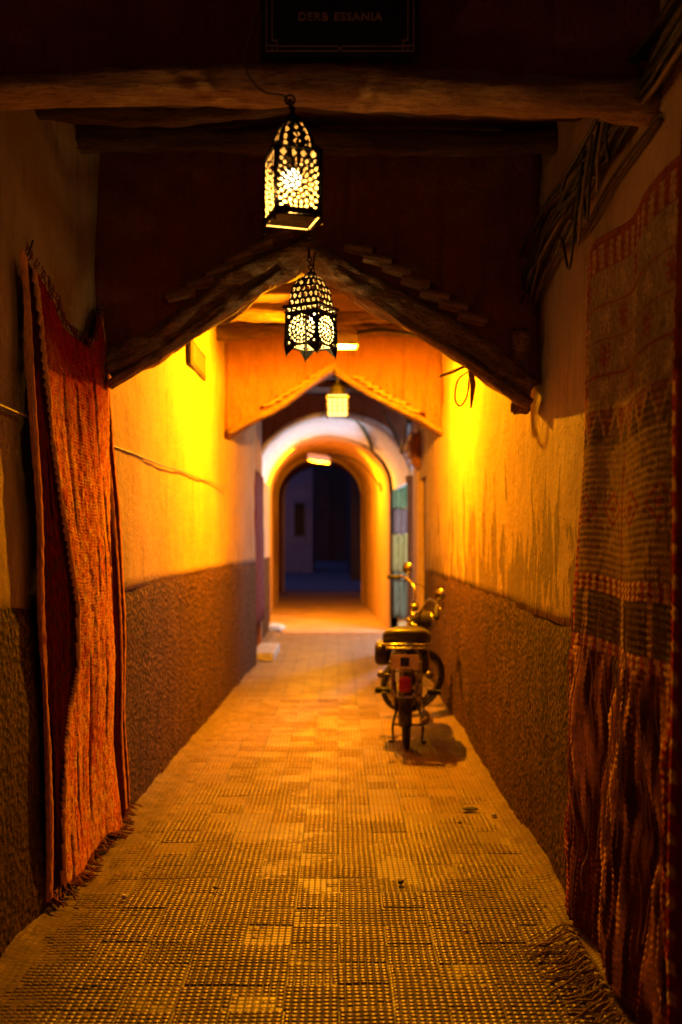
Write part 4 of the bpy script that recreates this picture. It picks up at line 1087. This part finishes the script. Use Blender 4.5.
# fork + handlebar (steered)
b = NB()
ft = Vector((0, 1.035, .84))
for s in (-1, 1):
    tube(b, [SM @ Vector((s * .065, 1.24, WR)), SM @ Vector((s * .065, 1.16, .52)), SM @ Vector((s * .06, 1.06, .82))], [.017, .02, .02], 9)
for z, y in ((.56, 1.14), (.80, 1.06)): tube(b, [SM @ Vector((-.08, y, z)), SM @ Vector((.08, y, z))], .018, 8)
mo('fork', b, M['chrome'])
b = NB(); hb_ = [(-.42, .98, 1.03), (-.29, 1.03, 1.09), (-.12, 1.06, 1.05), (-.05, 1.06, .88), (.05, 1.06, .88), (.12, 1.06, 1.05), (.29, 1.03, 1.09), (.42, .98, 1.03)]
hp = [SM @ p for p in smooth_path(hb_, 6)]; tube(b, hp, .012, 9); hbar = mo('handlebar', b, M['chrome'])
for s in (-1, 1):
    b = NB(); tube(b, [SM @ Vector((s * .44, .972, 1.022)), SM @ Vector((s * .33, 1.012, 1.07))], .019, 10); mo('grip', b, M['tyre'], hbar)
    b = NB(); tube(b, [SM @ Vector(p) for p in ((s * .28, 1.04, 1.08), (s * .32, 1.08, 1.05), (s * .45, 1.05, 1.0))], [.008, .006, .007], 6); mo('brake_lever', b, M['chrome'], hbar)
    b = NB(); p0 = SM @ Vector((s * .25, 1.04, 1.08)); p1 = SM @ Vector((s * .27, 1.05, 1.11)); p2 = SM @ Vector((s * .29, 1.04, 1.13)); tube(b, smooth_path([p0, p1, p2], 5), .005, 6)
    mr = mo('mirror', b, M['chrome'], hbar)
    b = NB(); q = Matrix.Translation(p2 + Vector((0, 0, .04))) @ Matrix.Rotation(STEER * .6, 4, 'Z') @ Matrix.Rotation(R(90), 4, 'X')
    lathe(b, [(.048, 0), (.05, -.008), (.035, -.022), (.005, -.026)], 18, q); mo('mirror_glass', b, M['chrome'], mr)
b = NB(); q = SM @ Matrix.Translation((0, 1.16, .84)) @ Matrix.Rotation(R(-90), 4, 'X'); lathe(b, [(.02, -.11), (.05, -.09), (.075, -.04), (.082, .02), (.085, .03)], 20, q); hl = mo('headlamp', b, M['blackpaint'])
b = NB(); lathe(b, [(.087, .03), (.088, .04), (.08, .046)], 20, q); mo('headlamp_rim', b, M['chrome'], hl)
b = NB(); lathe(b, [(.03, -.03), (.034, 0), (.03, .02)], 16, SM @ Matrix.Translation((0, 1.03, .95)) @ Matrix.Rotation(R(35), 4, 'X')); mo('speedometer', b, M['chrome'])
# cables
b = NB()
for s in (-1, 1): tube(b, smooth_path([SM @ Vector((s * .22, 1.05, 1.07)), SM @ Vector((s * .16, 1.18, 1.06)), SM @ Vector((s * .05, 1.25, .85)), SM @ Vector((s * .03, 1.15, .6))], 7), .004, 5)
mo('control_cables', b, M['cable'])
# seat: wide padded bench
def superbox(c, sx_, sy_, sz_, e=.35, nu=28, nv=14, shape=None):
    b = NB()
    def P(u, v):
        a = -PI + 2 * PI * u; p = -PI / 2 + PI * v
        f = lambda w, m: math.copysign(abs(w) ** m, w)
        x = sx_ * f(math.cos(p), e) * f(math.cos(a), e); y = sy_ * f(math.cos(p), e) * f(math.sin(a), e); z = sz_ * f(math.sin(p), e)
        if shape: x, y, z = shape(x, y, z)
        return Vector(c) + Vector((x, y, z))
    sheet(P, nu, nv, bm=b); bmesh.ops.remove_doubles(b, verts=b.verts, dist=.0004); return b
seat = mo('seat', superbox((0, .12, .785), .175, .30, .05, .55, shape=lambda x, y, z: (x * (1 - .28 * max(0, y) / .3), y, z + .03 * (y < -.15) * min(1, (-.15 - y) / .1) + .01 * math.cos(x * 9))), M['vinyl'])
b = NB(); tube(b, smooth_path([(-.15, .33, .745), (-.172, .1, .745), (-.17, -.12, .75), (-.12, -.185, .755), (0, -.20, .758), (.12, -.185, .755), (.17, -.12, .75), (.172, .1, .745), (.15, .33, .745)], 5), .009, 7); mo('seat_trim', b, M['chrome'], seat)
# tank
mo('fuel_tank', superbox((0, .62, .70), .125, .22, .10, .6, shape=lambda x, y, z: (x * (1 - .2 * y / .22), y, z + .06 * y)), M['blackpaint'])
# side case / toolbox bulging left, smaller right
mo('tool_case', superbox((-.175, .16, .66), .06, .16, .085, .5), M['vinyl'])
mo('side_panel', superbox((.13, .18, .60), .03, .15, .09, .5), M['blackpaint'])
# engine, crank, pedals
b = NB(); lathe(b, [(.03, -.10), (.085, -.09), (.09, -.02), (.09, .04), (.06, .09), (.02, .10)], 18, Matrix.Translation((0, .48, .30)) @ Matrix.Rotation(R(90), 4, 'Y'))
for k in range(6): lathe(b, [(.062, 0), (.064, .004), (.062, .008)], 16, Matrix.Translation((0, .60 + .018 * k, .34 + .006 * k)) @ Matrix.Rotation(R(-72), 4, 'X'))
mo('engine', b, M['steel'])
b = NB(); tube(b, smooth_path([(.06, .62, .30), (.10, .55, .20), (.12, .35, .18)], 5), .014, 8); tube(b, [(.12, .38, .18), (.125, .30, .185), (.13, -.12, .22), (.13, -.2, .225)], [.018, .034, .034, .014], 12); mo('exhaust', b, M['chrome'])
b = NB(); tube(b, [(-.125, .46, .28), (.125, .46, .28)], .012, 8)
for s, pz, py in ((-1, .33, .40), (1, .30, .40)): tube(b, [(s * .125, .46, .28), (s * .135, py - .02, pz + .02)], .010, 7)
cr = mo('crank', b, M['steel'])
for s, pz in ((-1, .35), (1, .34)):
    b = NB(); box(b, s * .14, s * .245, .34, .42, pz - .014, pz + .014, bev=.004); mo('pedal', b, M['tyre'], cr)
b = NB(); box(b, -.085, -.065, -.06, .50, .24, .33, bev=.01); mo('chain_guard', b, M['blackpaint'])
# centre stand
b = NB()
for s in (-1, 1): tube(b, smooth_path([(s * .06, .30, .30), (s * .11, .24, .12), (s * .105, .20, .008), (s * .135, .19, .008)], 5), .010, 7)
tube(b, [(-.11, .24, .12), (.11, .24, .12)], .008, 6); mo('centre_stand', b, M['blackpaint'])
# tail: plate, lamp with chrome bracket, rack
b = NB(); box(b, -.095, .095, -.315, -.305, .60, .70, bev=.003); pt = mo('number_plate', b, M['platem'], smooth=False)
b = NB(); box(b, -.03, .03, -.318, -.3155, .62, .68); mo('plate_recess', b, M['blackpaint'], pt, smooth=False)
b = NB(); tube(b, smooth_path([(-.085, -.30, .60), (-.085, -.325, .50), (-.06, -.335, .425), (0, -.34, .415), (.06, -.335, .425), (.085, -.325, .50), (.085, -.30, .60)], 5), .0085, 8)
tube(b, [(-.085, -.305, .585), (.085, -.305, .585)], .007, 7); mo('tail_bracket', b, M['chrome'])
mo('tail_light', superbox((0, -.325, .50), .042, .025, .055, .5), M['redlens'])
b = NB(); tube(b, smooth_path([(-.13, .0, .74), (-.13, -.22, .74), (-.10, -.29, .74), (.10, -.29, .74), (.13, -.22, .74), (.13, 0, .74)], 5), .008, 7)
for y in (-.08, -.16, -.24): tube(b, [(-.13, y, .738), (.13, y, .738)], .005, 6)
mo('luggage_rack', b, M['chrome'])
for s in (-1, 1):
    b = NB(); tube(b, [(s * .10, -.28, .56), (s * .15, -.28, .56)], .006, 6); lathe(b, [(.012, -.02), (.024, 0), (.026, .012), (.006, .02)], 14, Matrix.Translation((s * .165, -.29, .56)) @ Matrix.Rotation(R(90), 4, 'X')); mo('indicator', b, M['steel'])

# ------------------------------------------------------------------ litter
def pebble(c, r_, m, label, cat, name, flat=.5, st=(1, 1)):
    b = NB(); bmesh.ops.create_icosphere(b, subdivisions=2, radius=r_)
    for v in b.verts:
        v.co *= 1 + .5 * nz(v.co.x / r_, v.co.y / r_, v.co.z / r_, 1.3, c[0] * 7); v.co.x *= st[0]; v.co.y *= st[1]; v.co.z *= flat
    bmesh.ops.translate(b, verts=b.verts, vec=Vector(c)); tag(obj(name, b, m), label, cat)
def gpt(px, py): y = H * F / (py - CY); return ((px - CX) * y / F, y, .018)
pebble(gpt(470, 812), .030, M['litter'], 'flat dark scrap on the paving, right, in front of the moped', 'litter', 'scrap', .3, (1.5, .8))
pebble(gpt(401, 886), .014, M['litter'], 'small dark stone on the paving right of the middle', 'stone', 'pebble', .7)
pebble(gpt(465, 929), .009, M['paper'], 'tiny pale stone beside the tangled fringe at the lower right', 'stone', 'pebble', .7)
pebble(gpt(124, 901), .012, M['paper'], 'pale pebble on the paving near the lower corner of the orange rug', 'stone', 'pebble', .7)
pebble(gpt(215, 892), .010, M['litter'], 'small dark pebble on the paving left of the middle', 'stone', 'pebble', .6)
pebble(gpt(494, 818), .016, M['stone'], 'brown stone at the dusty edge of the right wall near the dark scrap', 'stone', 'pebble', .6)
pebble(gpt(460, 826), .010, M['litter'], 'tiny dark crumb just below the dark scrap on the paving', 'stone', 'pebble', .6)
